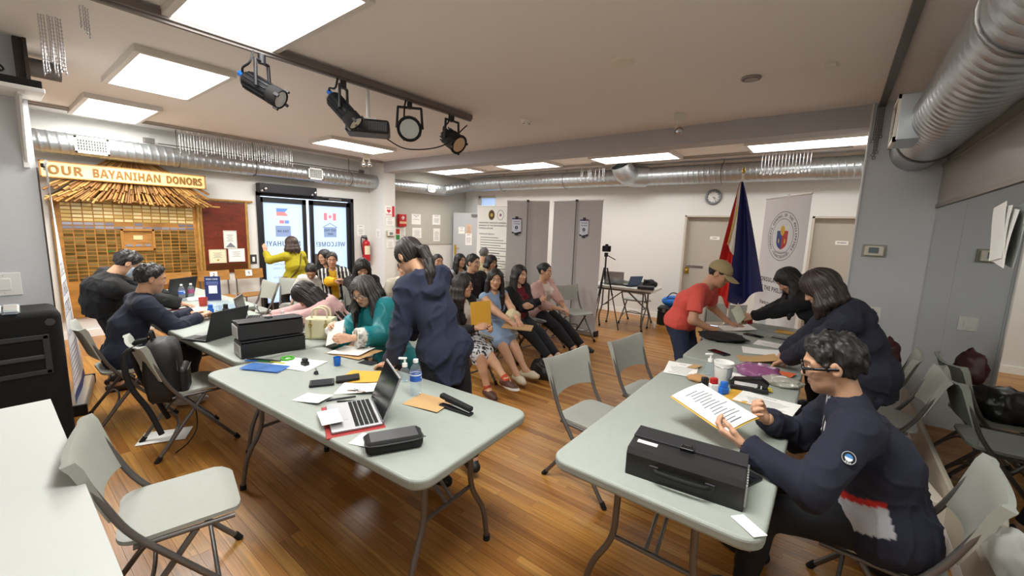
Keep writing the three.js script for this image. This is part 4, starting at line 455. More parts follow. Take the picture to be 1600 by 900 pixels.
const labT = std(0xffffff, 0.5, 0, { map: canvasTex(128, 64, (c) => { c.fillStyle = '#2c62c4'; c.fillRect(0, 0, 128, 64); c.fillStyle = '#eef2fa'; c.fillRect(0, 8, 128, 10); c.beginPath(); c.ellipse(64, 38, 26, 14, 0, 0, 7); c.fill(); }) });
bottle('water bottle with blue label beside the laptop on the near left table', -1.71, -1.39, 0.205, labT); bottle('small water bottle behind the black file boxes', -3.6, -1.52, 0.17, labT); bottle('left water bottle on the farthest left table', -5.62, -1.33, 0.19, labT); bottle('right water bottle on the farthest left table', -5.64, -1.42, 0.19, std(0x9a4a72, 0.5)); bottle('water bottle at the far end of the right-hand tables', -0.5, -4.93, 0.19, labT);
function pump(label, x, z) { const t = thing('sanitizer_pump', label, 'pump bottle', [x, TY, z], 40); part('bottle_body', lathe([[0, 0], [0.024, 0.002], [0.026, 0.01], [0.026, 0.07], [0.014, 0.085], [0.012, 0.092]], 18), M.clear, t); part('collar', cyl(0.015, 0.016, 0.02, 0, 0.1, 0), M.white, t); part('pump_head', merge([cyl(0.006, 0.006, 0.03, 0, 0.122, 0), rbox(0.05, 0.012, 0.016, 0.005, -0.012, 0.14, 0)]), M.white, t); }
pump('white hand sanitizer pump behind the open laptop', -1.92, -1.48); pump('tall white hand sanitizer pump beside the white cup', -0.56, -2.9);
// loose papers
function leaf(label, x, z, w, d, turn, mat = M.paper, lift = 0, cat = 'paper', y = TY) { return solo(cat === 'envelope' ? 'envelope' : cat === 'booklet' ? 'booklet' : 'paper_sheet', sheet(w, d, (a, b) => lift * (a / w + 0.5) ** 2 + 0.0015 * Math.sin(a * 20 + b * 13) + 0.0018, 10, 6), mat, label, cat, [x, y + 0.0006, z], [0, turn * D2R, 0]); }
const formM = std(0xffffff, 0.8, 0, { map: lines(['FORM'], 9, { size: 20 }) });
const up = (m) => [M.paper, M.paper, m, M.paper, M.paper, M.paper];
leaf('white slip lying across the laptop keyboard', -1.76, -0.93, 0.17, 0.09, -20, M.paper, 0.004, 'paper', TY + 0.02); leaf('white sheet under the pencil case', -1.46, -0.95, 0.16, 0.1, 20); leaf('small pile of white notes left of the laptop', -2.06, -1.0, 0.17, 0.11, 20, M.paper, 0.012); leaf('kraft brown envelope under the stapler', -1.58, -1.37, 0.22, 0.16, 12, M.kraft, 0.004, 'envelope');
leaf('large white sheets in front of the hoodie woman', -2.0, -1.27, 0.28, 0.2, 40, M.paper, 0.03); leaf('manila orange envelope under the white sheets', -2.12, -1.36, 0.3, 0.2, 30, M.manila, 0.03, 'envelope'); leaf('white sheet under the stamp on the near left table', -2.66, -1.2, 0.3, 0.2, 24); leaf('brown folder below the woman in teal', -2.62, -1.58, 0.32, 0.23, 12, M.kraft, 0.008, 'envelope'); leaf('white papers stacked on the brown folder', -2.64, -1.57, 0.26, 0.19, 22, M.paper, 0.012, 'paper', TY + 0.008); leaf('small black card near the manila envelope', -2.36, -1.52, 0.12, 0.07, 15, M.black, 0, 'card');
leaf('white form beside the sitting man in navy', -4.55, -1.22, 0.14, 0.1, 20, up(formM)); leaf('white papers spread on the farthest table', -5.4, -1.18, 0.3, 0.21, 15, up(formM), 0.006); leaf('more white papers by the water bottles', -5.7, -1.5, 0.3, 0.21, -10, M.paper, 0.004); leaf('maroon passport booklet on the farthest table', -5.12, -1.16, 0.16, 0.1, 80, std(0x6e1f28, 0.6), 0, 'booklet'); leaf('white sheet in front of the maroon booklet', -4.98, -1.25, 0.29, 0.2, 10);
leaf('white sheet of paper lying on the floor under the backpack chair', -3.86, -0.74, 0.3, 0.21, 62, M.paper, 0.002, 'paper', 0.004);
leaf('printed sheet with a kraft strip at the left edge of the right table', -0.73, -2.88, 0.2, 0.29, 10, up(formM), 0.003); leaf('kraft strip lying on the printed sheet', -0.67, -2.98, 0.06, 0.11, -10, M.kraft, 0.006, 'envelope', TY + 0.005); leaf('orange and white application form near the glasses man', -0.2, -2.62, 0.29, 0.2, -8, up(formM), 0.003); leaf('orange envelope under the application form', -0.25, -2.62, 0.29, 0.2, -6, M.manila, 0, 'envelope', TY - 0.001);
leaf('yellow card under the purple bag', -0.26, -2.84, 0.13, 0.08, 15, std(0xd8c524, 0.7), 0, 'card'); leaf('white sheet under the hole punch', -0.36, -2.98, 0.24, 0.17, 8, up(formM)); leaf('orange folder under the purple bag', -0.27, -3.22, 0.3, 0.2, -12, std(0xd9683c, 0.7), 0.012, 'folder'); leaf('brown card held by the woman in navy', -0.36, -3.5, 0.26, 0.16, 20, M.kraft, 0.04, 'folder'); leaf('white papers in front of the woman in navy', -0.36, -3.78, 0.28, 0.2, 12, M.paper, 0.008); leaf('white papers in the middle of the farther right table', -0.68, -4.55, 0.3, 0.22, 30, M.paper, 0.03); leaf('white form at the far end of the right tables', -0.3, -4.1, 0.3, 0.2, -5, up(formM)); leaf('yellow envelope by the two black phones', -0.22, -4.75, 0.28, 0.18, -8, M.manila, 0.01, 'envelope'); leaf('small white slip hanging off the near edge of the right table', -0.115, -1.43, 0.1, 0.05, -40);
// small tools
solo('blue_cap', lathe([[0, 0], [0.02, 0], [0.024, 0.055], [0.021, 0.055], [0.018, 0.004], [0, 0.004]]), M.blue, 'small blue cup standing on the near left table', 'cup', [-2.46, TY, -1.36]);
function stamp(label, x, z, m, h = 0.06) { const t = thing('rubber_stamp', label, 'stamp', [x, TY, z], rr(0, 60)); part('housing', rbox(0.05, h * 0.55, 0.035, 0.006, 0, h * 0.28, 0), m, t); part('grip', rbox(0.04, h * 0.5, 0.03, 0.01, 0, h * 0.75, 0), m === M.white ? M.red : m, t); }
stamp('black self-inking stamp on the white sheet', -2.6, -1.22, M.black, 0.05); stamp('bright blue stamp on the middle table', -4.72, -1.33, M.blue, 0.09); stamp('tall black stamp behind the dark laptop', -4.6, -1.42, M.black, 0.1); stamp('short black stamp behind the dark laptop', -4.5, -1.4, M.black, 0.06); stamp('black date stamp beside the white stamp on the right table', -0.52, -2.6, M.black, 0.075); stamp('white self-inking stamp on the right table', -0.47, -2.6, M.white, 0.085); stamp('blue and white stamp on the right table', -0.415, -2.6, M.blue, 0.075);
{ const t = thing('stamp_pad', 'open black stamp pad on the near left table', 'stamp pad', [-2.2, TY, -1.19], 60); part('pad', rbox(0.13, 0.016, 0.085, 0.005, -0.06, 0.009, 0.01), M.black, t); part('lid', rbox(0.13, 0.012, 0.085, 0.005, 0.078, 0.012, -0.01), M.blackMatte, t, null, [0, 0, 0.05]); part('ink_cloth', box(0.11, 0.002, 0.065, -0.06, 0.0175, 0.01), std(0x24242a, 0.95), t); }
function pen(label, a, b, m, y = TY + 0.006) { const t = solo('pen', merge([rod([a[0], y, a[1]], [b[0], y, b[1]], 0.005, 0.0045, 8)]), m, label, 'pen'); return t; }
pen('black pen lying beside the white notes', [-1.98, -1.03], [-1.92, -1.16], M.black); pen('second black pen beside the spectacles', [-1.93, -1.06], [-1.84, -1.16], M.blackGloss); pen('blue pen in front of the man reading', [-0.38, -2.42], [-0.27, -2.4], M.blue); pen('white pen by the dark laptop', [-3.95, -1.4], [-3.88, -1.52], M.white); pen('pen in the hand of the man in navy', [-4.44, -1.18], [-4.4, -1.14], M.black, TY + 0.05);
for (let i = 0; i < 5; i++) pen(['blue pen of the pile by the file boxes', 'black pen of the pile by the file boxes', 'green pen of the pile by the file boxes', 'dark pen in the middle of the pile by the file boxes', 'yellow highlighter beside the pen pile'][i], [-2.95 + i * 0.006, -1.0 - i * 0.012], [-2.84 + i * 0.03, -1.1 - i * 0.012], [M.blue, M.black, std(0x2e8a4a, 0.4), M.darkGrey, std(0xd8e04a, 0.5)][i], TY + 0.006 + (i % 2) * 0.01);
solo('zip_bag', sheet(0.26, 0.12, (x, z) => 0.008 + 0.006 * Math.sin(x * 30) * Math.cos(z * 25), 16, 8), new THREE.MeshPhysicalMaterial({ color: 0x6fa4e8, roughness: 0.2, transmission: 0.5, thickness: 0 }), 'pale blue plastic zip bag beside the pen pile', 'plastic bag', [-2.72, TY, -1.03], [0, 0.5, 0]);
solo('tape_ring', new THREE.TorusGeometry(0.035, 0.008, 8, 28).rotateX(HP), std(0x4fae32, 0.4), 'green tape ring by the file boxes', 'tape', [-2.8, TY + 0.009, -1.2]);
solo('binder_clip', merge([slab([[-0.015, 0], [0.015, 0], [0.003, 0.02], [-0.003, 0.02]], 0.02, 0.001), new THREE.TorusGeometry(0.008, 0.0015, 5, 12).translate(0, 0.028, 0.01)]), M.black, 'tiny black clip on the near left table', 'clip', [-2.4, TY, -1.2]);
{ const t = thing('spectacles', 'thin folded spectacles lying between notes and laptop', 'glasses', [-1.96, TY, -1.19], 30); for (const s of [-1, 1]) part('lens_rim', new THREE.TorusGeometry(0.022, 0.002, 6, 20).rotateX(1.2).translate(s * 0.03, 0.014, 0), M.redwood, t); part('temples', merge([rod([-0.052, 0.014, 0], [0.04, 0.004, -0.05], 0.002), rod([0.052, 0.014, 0], [-0.04, 0.006, -0.045], 0.002), rod([-0.008, 0.018, 0], [0.008, 0.018, 0], 0.002)]), M.black, t); }
{ const t = thing('handbag', 'cream leather handbag with gold fittings between the women', 'handbag', [-3.15, TY, -1.62], 40); part('bag_body', slab([[-0.12, 0], [0.12, 0], [0.105, 0.17], [-0.105, 0.17]], 0.12, 0.02, 3).translate(0, 0, -0.06), std(0xd8d0ac, 0.5), t); for (const z of [-0.035, 0.035]) part('handle', tube([[-0.06, 0.16, z], [-0.05, 0.23, z], [0, 0.25, z], [0.05, 0.23, z], [0.06, 0.16, z]], 0.008, 20, 8), std(0xdad2b0, 0.5), t); part('front_straps', merge([box(0.014, 0.16, 0.004, -0.06, 0.08, 0.062), box(0.014, 0.16, 0.004, 0.06, 0.08, 0.062)]), std(0xb0a070, 0.5), t); part('gold_buckles', merge([new THREE.TorusGeometry(0.012, 0.003, 6, 12).translate(-0.06, 0.12, 0.066), new THREE.TorusGeometry(0.012, 0.003, 6, 12).translate(0.06, 0.12, 0.066)]), M.brass, t); }
{ const t = thing('brochure_stand', 'dark blue brochure stand on the farthest left table', 'brochure stand', [-5.42, TY, -1.56], 65); part('holder', merge([box(0.15, 0.004, 0.09, 0, 0.003, 0), box(0.15, 0.28, 0.004, 0, 0.14, -0.03)]), M.clear, t); part('brochure', box(0.145, 0.27, 0.004, 0, 0.14, -0.02), faced(std(0xffffff, 0.5, 0, { map: canvasTex(128, 240, (c) => { c.fillStyle = '#1e2b62'; c.fillRect(0, 0, 128, 240); c.fillStyle = '#dfe4f2'; c.font = 'bold 22px sans-serif'; c.fillText('YOU CAN', 12, 34); c.fillRect(30, 90, 70, 80); c.fillStyle = '#7d8cc0'; for (let i = 0; i < 4; i++) c.fillRect(14, 50 + i * 9, 96, 4); }) }), M.navy), t); }
solo('red_mug', lathe([[0, 0], [0.035, 0], [0.04, 0.09], [0.036, 0.09], [0.032, 0.006], [0, 0.006]]), std(0xb8382e, 0.4), 'red cup on the farthest left table', 'cup', [-5.18, TY, -1.4]);
solo('plastic_tray', merge([box(0.24, 0.006, 0.18, 0, 0.003, 0), box(0.24, 0.05, 0.006, 0, 0.028, 0.09), box(0.24, 0.05, 0.006, 0, 0.028, -0.09), box(0.006, 0.05, 0.18, 0.12, 0.028, 0), box(0.006, 0.05, 0.18, -0.12, 0.028, 0)]), M.clear, 'clear plastic tray beside the blue stamp', 'tray', [-4.95, TY, -1.5]);
{ const t = thing('paper_tub', 'white paper tub with printing on the right table', 'tub', [-0.46, TY, -2.79]); part('tub', lathe([[0, 0], [0.042, 0.001], [0.055, 0.13], [0.059, 0.135], [0.057, 0.139], [0.052, 0.134], [0.04, 0.006], [0, 0.006]], 28), M.white, t); part('rim_line', new THREE.TorusGeometry(0.0545, 0.0025, 6, 30).rotateX(HP).translate(0, 0.112, 0), M.chrome, t); part('print', new THREE.CylinderGeometry(0.0545, 0.0495, 0.06, 20, 1, true, 0.6, 1.2).translate(0, 0.076, 0), std(0x9fa8b2, 0.6), t); }
{ const t = thing('hole_punch', 'black desk hole punch on the right table', 'hole punch', [-0.31, TY, -2.77], 12); part('base', rbox(0.2, 0.03, 0.08, 0.008, 0, 0.016, 0), M.black, t); part('arm', slab([[-0.1, 0], [0.09, 0], [0.1, 0.03], [0.06, 0.055], [-0.08, 0.03]], 0.07, 0.006).translate(0, 0.032, -0.035), M.blackGloss, t); part('punch_pins', merge([cyl(0.006, 0.006, 0.03, 0.06, 0.035, 0.03), cyl(0.006, 0.006, 0.03, 0.03, 0.035, 0.03)]), M.chrome, t); part('silver_side', box(0.12, 0.022, 0.002, -0.02, 0.045, 0.037), M.chrome, t); }
function crumple(name, label, x, z, s, mat, k, y = TY) { const g = new THREE.IcosahedronGeometry(1, 5), p = g.attributes.position; for (let i = 0; i < p.count; i++) { const a = V(p.getX(i), p.getY(i), p.getZ(i)), f = 1 + 0.22 * noise3(a.x * 3 + k, a.y * 3, a.z * 3) + 0.1 * noise3(a.x * 8, a.y * 8 + k, a.z * 8); p.setXYZ(i, a.x * f * s[0], Math.max(-s[1] * 0.6, a.y * f * s[1]) + s[1] * 0.6, a.z * f * s[2]); } const q = mergeVertices(g.deleteAttribute('uv').deleteAttribute('normal'), 1e-4); q.computeVertexNormals(); return solo(name, q, mat, label, 'bag', [x, y, z]); }
crumple('plastic_bag', 'purple and pink plastic bag of items on the right table', -0.3, -3.1, [0.13, 0.05, 0.1], new THREE.MeshPhysicalMaterial({ color: 0xa06090, roughness: 0.25, transmission: 0.35, thickness: 0 }), 2); crumple('plastic_bag', 'clear crumpled plastic bag at the table edge', -0.16, -3.02, [0.11, 0.035, 0.08], new THREE.MeshPhysicalMaterial({ color: 0xc8c4b8, roughness: 0.2, transmission: 0.4, thickness: 0 }), 5); crumple('food_wrapper', 'crumpled food wrapper with red sauce on the right table', -0.58, -2.72, [0.07, 0.025, 0.05], std(0xb98a5c, 0.7), 8); crumple('laptop_bag', 'flat black cloth bag lying on the farther right table', -0.7, -4.0, [0.19, 0.035, 0.15], M.blackMatte, 11);
function phone(label, x, z, turn, y = TY) { const t = thing('mobile_phone', label, 'phone', [x, y, z], turn); part('phone_body', rbox(0.075, 0.009, 0.155, 0.004, 0, 0.005, 0), M.black, t); part('screen', box(0.068, 0.001, 0.145, 0, 0.0098, 0), M.screen, t); }
phone('black phone left of two on the farther right table', -0.5, -4.35, 70); phone('black phone right of two on the farther right table', -0.28, -4.42, 80); phone('black phone wallet between cup and black bag', -0.62, -3.5, 60); phone('black folder phone by the file box, right table', -0.1, -1.82, 70);
solo('clip_holder', merge([rbox(0.1, 0.012, 0.19, 0.003, 0, 0.006, 0), box(0.012, 0.006, 0.13, 0.01, 0.015, 0.02)]), M.black, 'black pen tray behind the large file box', 'tray', [-0.22, TY, -1.74], [0, 1.2, 0]);
// cables and gear on the back table
crumple('camera_bag', 'black camera bag open on the back-wall table', -2.42, -7.0, [0.12, 0.08, 0.1], M.blackMatte, 21); solo('cable_tangle', merge([0, 1, 2].map((i) => tube([[-3.2, TY + 0.01, -6.7], [-3.05 + i * 0.03, TY + 0.03, -6.62], [-2.9, TY + 0.012, -6.7 - i * 0.04], [-2.75, TY + 0.03, -6.62 - i * 0.03], [-2.6, TY + 0.01, -6.68]], 0.005, 40, 6))), M.rubber, 'tangle of black cables on the back-wall table', 'cable'); solo('video_recorder', rbox(0.26, 0.05, 0.2, 0.008), M.black, 'flat black recorder at the corner of the back-wall table', 'recorder', [-2.36, TY + 0.025, -6.66], [0, 0.3, 0]);
// bags on chairs and floor
{ const t = thing('backpack', 'black backpack hanging on the chair back at the left table', 'backpack', [-3.62, 0.36, -0.72], 160); const g = new THREE.IcosahedronGeometry(1, 5), p = g.attributes.position; for (let i = 0; i < p.count; i++) { const x = p.getX(i), y = p.getY(i), z = p.getZ(i), q = 1 / Math.pow(x ** 4 + y ** 4 + z ** 4, 0.25); const f = q * (1 + 0.05 * noise3(x * 4, y * 4, z * 4)); p.setXYZ(i, x * f * 0.16, 0.24 + y * f * 0.22, z * f * 0.1); } const b = mergeVertices(g.deleteAttribute('uv').deleteAttribute('normal'), 1e-4); b.computeVertexNormals(); part('main_pouch', b, std(0x17171a, 0.6), t); part('front_pocket', rbox(0.22, 0.2, 0.06, 0.03, 0, 0.16, 0.11, 4), std(0x1b1b1e, 0.55), t); part('zips', merge([tube([[-0.12, 0.25, 0.09], [-0.1, 0.4, 0.08], [0.1, 0.4, 0.08], [0.12, 0.25, 0.09]], 0.004, 24, 6), rod([-0.09, 0.24, 0.142], [0.09, 0.24, 0.142], 0.003)]), M.steel, t); for (const s of [-1, 1]) part('shoulder_strap', tube([[s * 0.09, 0.44, -0.08], [s * 0.12, 0.4, -0.17], [s * 0.13, 0.2, -0.16], [s * 0.12, 0.0, -0.08], [s * 0.14, -0.18, -0.02]], 0.017, 28, 8), std(0x141416, 0.8), t); part('carry_handle', tube([[-0.04, 0.45, -0.04], [-0.03, 0.51, -0.05], [0.03, 0.51, -0.05], [0.04, 0.45, -0.04]], 0.01, 16, 8), M.rubber, t); }
solo('loose_cord', tube([[-3.52, 0.3, -0.86], [-3.45, 0.18, -0.84], [-3.42, 0.1, -0.78], [-3.5, 0.012, -0.72]], 0.004, 24, 6), M.rubber, 'thin dark cord dangling below the backpack to the floor', 'cord');
crumple('shoulder_bag', 'black shoulder bag piled on the chair by the mirror', 0.3, -4.3, [0.17, 0.14, 0.15], M.leather, 31, 0.45); crumple('maroon_bag', 'maroon bag standing behind the black bag by the mirror', 0.44, -4.5, [0.09, 0.15, 0.1], std(0x3c1616, 0.5), 33, 0.62); crumple('floor_bag', 'black bag on the floor between the waiting women', -2.42, -3.78, [0.15, 0.14, 0.11], M.leather, 35, 0.0); crumple('floor_backpack', 'black backpack on the floor in the lower right corner', 0.4, -2.66, [0.12, 0.13, 0.1], M.blackMatte, 37, 0.0); crumple('paper_bag', 'white paper bag on the floor under the mirror', 0.5, -2.95, [0.1, 0.17, 0.12], M.paper, 39, 0.0);
solo('carton', rbox(0.2, 0.22, 0.26, 0.004), std(0xd8cfc2, 0.8), 'pale carton standing on the floor against the mirror plinth', 'box', [0.54, 0.11, -3.28], [0, 0.2, 0]);
solo('red_box', rbox(0.05, 0.07, 0.05, 0.005), M.red, 'small red box beside the bottle at the far end of the right tables', 'box', [-0.62, TY + 0.035, -4.95], [0, 0.4, 0]);
// ---------- people: smooth bodies from tapered bones ----------
function netMesh(S, nx, ny, nz, o, h) {      // surface nets over a signed field (negative inside)
  const P = [], I = [], id = new Int32Array(nx * ny * nz).fill(-1), sy = nx, sz = nx * ny;
  for (let k = 0; k < nz - 1; k++) for (let j = 0; j < ny - 1; j++) for (let i = 0; i < nx - 1; i++) {
    const b = i + j * sy + k * sz; let m = 0, c = 0, x = 0, y = 0, z = 0;
    for (let q = 0; q < 8; q++) if (S[b + (q & 1) + (q >> 1 & 1) * sy + (q >> 2) * sz] < 0) m |= 1 << q;
    if (m === 0 || m === 255) continue;
    for (let e = 0; e < 12; e++) { const ax = e >> 2, p = e & 3, q0 = ax === 0 ? (p & 1) * 2 + (p >> 1) * 4 : ax === 1 ? (p & 1) + (p >> 1) * 4 : (p & 1) + (p >> 1) * 2, q1 = q0 + (1 << ax); if (((m >> q0) & 1) === ((m >> q1) & 1)) continue;
      const s0 = S[b + (q0 & 1) + (q0 >> 1 & 1) * sy + (q0 >> 2) * sz], s1 = S[b + (q1 & 1) + (q1 >> 1 & 1) * sy + (q1 >> 2) * sz], t = s0 / (s0 - s1); x += (q0 & 1) + (ax === 0 ? t : 0); y += (q0 >> 1 & 1) + (ax === 1 ? t : 0); z += (q0 >> 2) + (ax === 2 ? t : 0); c++; }
    id[b] = P.length / 3; P.push(o[0] + (i + x / c) * h, o[1] + (j + y / c) * h, o[2] + (k + z / c) * h);
  }
  const quad = (a, b, c, d, f) => { if (a < 0 || b < 0 || c < 0 || d < 0) return; if (f) I.push(a, b, c, a, c, d); else I.push(a, c, b, a, d, c); };
  for (let k = 1; k < nz - 1; k++) for (let j = 1; j < ny - 1; j++) for (let i = 1; i < nx - 1; i++) {
    const b = i + j * sy + k * sz, s = S[b] < 0;
    if (s !== S[b + 1] < 0) quad(id[b], id[b - sy], id[b - sy - sz], id[b - sz], s);
    if (s !== S[b + sy] < 0) quad(id[b], id[b - sz], id[b - 1 - sz], id[b - 1], s);
    if (s !== S[b + sz] < 0) quad(id[b], id[b - 1], id[b - 1 - sy], id[b - sy], s);
  }
  const g = new THREE.BufferGeometry(); g.setAttribute('position', new THREE.Float32BufferAttribute(P, 3)); g.setIndex(I); g.computeVertexNormals(); return g;
}
function boneDist(B, x, y, z) {
  let dx = x - B.a[0], dy = y - B.a[1], dz = z - B.a[2];
  if (B.u) { const w = (dx * B.u[0] + dy * B.u[1] + dz * B.u[2]) * (1 / B.su - 1); dx += B.u[0] * w; dy += B.u[1] * w; dz += B.u[2] * w; }
  let t = B.L2 > 0 ? (dx * B.v[0] + dy * B.v[1] + dz * B.v[2]) / B.L2 : 0; const tt = t < 0 ? 0 : t > 1 ? 1 : t; dx -= B.v[0] * tt; dy -= B.v[1] * tt; dz -= B.v[2] * tt;
  let d = Math.sqrt(dx * dx + dy * dy + dz * dz) - (B.ra + (B.rb - B.ra) * tt);
  if (B.flat && t > 1) { const e = (t - 1) * B.L; if (e > d) d = e; else d = Math.max(d, e); }
  if (B.clip) for (const c of B.clip) { const e = c[0] * x + c[1] * y + c[2] * z - c[3]; if (e > d) d = e; }
  return d;
}
function blob(bones, { cell = 0.012, k = 0.012, carve, color, folds = 0, freq = 9 } = {}) {
  const lo = [9, 9, 9], hi = [-9, -9, -9];
  for (const B of bones) { B.rb ??= B.ra; B.b ??= B.a; B.v = [0, 1, 2].map((i) => B.b[i] - B.a[i]); B.L2 = B.v[0] ** 2 + B.v[1] ** 2 + B.v[2] ** 2; B.L = Math.sqrt(B.L2); B.m = Math.max(B.ra, B.rb) * (B.su ?? 1) + 5 * k; for (let i = 0; i < 3; i++) { lo[i] = Math.min(lo[i], B.a[i] - B.m, B.b[i] - B.m); hi[i] = Math.max(hi[i], B.a[i] + B.m, B.b[i] + B.m); } }
  const n = [0, 1, 2].map((i) => Math.ceil((hi[i] - lo[i]) / cell) + 2), S = new Float32Array(n[0] * n[1] * n[2]);
  for (const B of bones) { const r0 = [0, 1, 2].map((i) => Math.max(0, Math.floor((Math.min(B.a[i], B.b[i]) - B.m - lo[i]) / cell))), r1 = [0, 1, 2].map((i) => Math.min(n[i] - 1, Math.ceil((Math.max(B.a[i], B.b[i]) + B.m - lo[i]) / cell)));
    for (let z = r0[2]; z <= r1[2]; z++) for (let y = r0[1]; y <= r1[1]; y++) for (let x = r0[0]; x <= r1[0]; x++) { const d = boneDist(B, lo[0] + x * cell, lo[1] + y * cell, lo[2] + z * cell); if (d < 6 * k) S[x + y * n[0] + z * n[0] * n[1]] += Math.exp(-Math.max(d, -0.25) / k); } }
  for (let i = 0; i < S.length; i++) S[i] = S[i] > 0 ? -k * Math.log(S[i]) : 6 * k;
  if (carve) for (let z = 0, i = 0; z < n[2]; z++) for (let y = 0; y < n[1]; y++) for (let x = 0; x < n[0]; x++, i++) if (S[i] < 3 * cell && S[i] > -0.2) S[i] = carve(S[i], lo[0] + x * cell, lo[1] + y * cell, lo[2] + z * cell);
  const g = netMesh(S, n[0], n[1], n[2], lo, cell), p = g.attributes.position, q = g.attributes.normal;
  if (folds) { for (let i = 0; i < p.count; i++) { const x = p.getX(i), y = p.getY(i), z = p.getZ(i), wx = 0.5 * noise3(x * 5, y * 5, z * 5 + 2), r1 = 1 - Math.abs(noise3(x * freq * 1.3 + wx, y * freq * 0.5 + x * 3, z * freq * 1.3)), r2 = 1 - Math.abs(noise3(x * freq * 0.9 + y * 7 + 5, y * freq * 1.5 - wx, z * freq * 0.9 + 8)), w = folds * (1.1 * r1 ** 6 + 0.8 * r2 ** 7 - 0.35); p.setXYZ(i, x + q.getX(i) * w, y + q.getY(i) * w, z + q.getZ(i) * w); } g.computeVertexNormals(); }
  tint(g, color ?? (() => [1, 1, 1])); return g;
}
function tint(g, fn) { const p = g.attributes.position, c = new Float32Array(p.count * 3); for (let i = 0; i < p.count; i++) { const v = fn(p.getX(i), p.getY(i), p.getZ(i)); c[i * 3] = v[0]; c[i * 3 + 1] = v[1]; c[i * 3 + 2] = v[2]; } g.setAttribute('color', new THREE.BufferAttribute(c, 3)); return g; }
const lin = (hex) => { const c = new THREE.Color(hex); return [c.r, c.g, c.b]; };
const ell = (x, y, z, cx, cy, cz, rx, ry, rz) => { const a = (x - cx) / rx, b = (y - cy) / ry, c = (z - cz) / rz, k0 = Math.sqrt(a * a + b * b + c * c), k1 = Math.sqrt((a / rx) ** 2 + (b / ry) ** 2 + (c / rz) ** 2); return k1 > 0 ? k0 * (k0 - 1) / k1 : -Math.min(rx, ry, rz); };
const smin = (a, b, k) => { const h = Math.max(k - Math.abs(a - b), 0) / k; return Math.min(a, b) - h * h * k * 0.25; };
const smax = (a, b, k) => -smin(-a, -b, k);
const seg = (x, y, z, a, b, ra, rb) => boneDist({ a, b, ra, rb, v: [b[0] - a[0], b[1] - a[1], b[2] - a[2]], L2: (b[0] - a[0]) ** 2 + (b[1] - a[1]) ** 2 + (b[2] - a[2]) ** 2 }, x, y, z);
function headField(male) { const j = male ? 1 : 0.93; return (X, y, z) => { const x = Math.abs(X);
  let d = ell(X, y, z, 0, 0.03, -0.012, 0.074, 0.084, 0.094); d = smin(d, ell(X, y, z, 0, -0.028, 0.018, 0.064 * j, 0.082, 0.066), 0.03); d = smin(d, ell(X, y, z, 0, -0.07, 0.026, 0.05 * j, 0.04, 0.05), 0.025); d = smin(d, ell(X, y, z, 0, -0.096, 0.055, 0.022, 0.018, 0.02), 0.022);
  d = smin(d, seg(x, y, z, [0.012, 0.026, 0.079], [0.046, 0.024, 0.062], 0.008, 0.007), 0.018); d = smin(d, ell(x, y, z, 0.038, -0.022, 0.056, 0.022, 0.02, 0.018), 0.02);
  d = smax(d, -ell(x, y, z, 0.032, 0.005, 0.094, 0.019, 0.013, 0.016), 0.012);
  d = smin(d, seg(X, y, z, [0, 0.014, 0.078], [0, -0.026, 0.097], 0.006, 0.0105), 0.012); d = smin(d, ell(x, y, z, 0.013, -0.03, 0.086, 0.009, 0.008, 0.01), 0.008);
  d = smin(d, seg(x, y, z, [0, -0.056, 0.0825], [0.019, -0.059, 0.073], 0.006, 0.003), 0.006); d = smin(d, seg(x, y, z, [0, -0.067, 0.081], [0.016, -0.065, 0.073], 0.0068, 0.003), 0.006); d = smax(d, -seg(x, y, z, [0, -0.0615, 0.092], [0.02, -0.0615, 0.08], 0.0022, 0.0018), 0.003);
  d = smin(d, ell(x, y, z, 0.077, 0.0, -0.012, 0.009, 0.031, 0.019), 0.008); d = smax(d, -ell(x, y, z, 0.087, 0.002, -0.008, 0.006, 0.018, 0.01), 0.004);
  return smin(d, seg(X, y, z, [0, -0.06, -0.025], [0, -0.17, -0.04], male ? 0.054 : 0.046, male ? 0.058 : 0.05), 0.02); }; }
function sampleMesh(f, lo, hi, h) { const n = [0, 1, 2].map((i) => Math.ceil((hi[i] - lo[i]) / h) + 1), S = new Float32Array(n[0] * n[1] * n[2]); for (let k = 0, i = 0; k < n[2]; k++) for (let j = 0; j < n[1]; j++) for (let x = 0; x < n[0]; x++, i++) S[i] = f(lo[0] + x * h, lo[1] + j * h, lo[2] + k * h); return netMesh(S, n[0], n[1], n[2], lo, h); }
const headGeo = { m: sampleMesh(headField(true), [-0.1, -0.17, -0.125], [0.1, 0.13, 0.125], 0.0034), f: sampleMesh(headField(false), [-0.1, -0.17, -0.125], [0.1, 0.13, 0.125], 0.0034) };
const mixc = (a, b, t) => [a[0] + (b[0] - a[0]) * t, a[1] + (b[1] - a[1]) * t, a[2] + (b[2] - a[2]) * t];
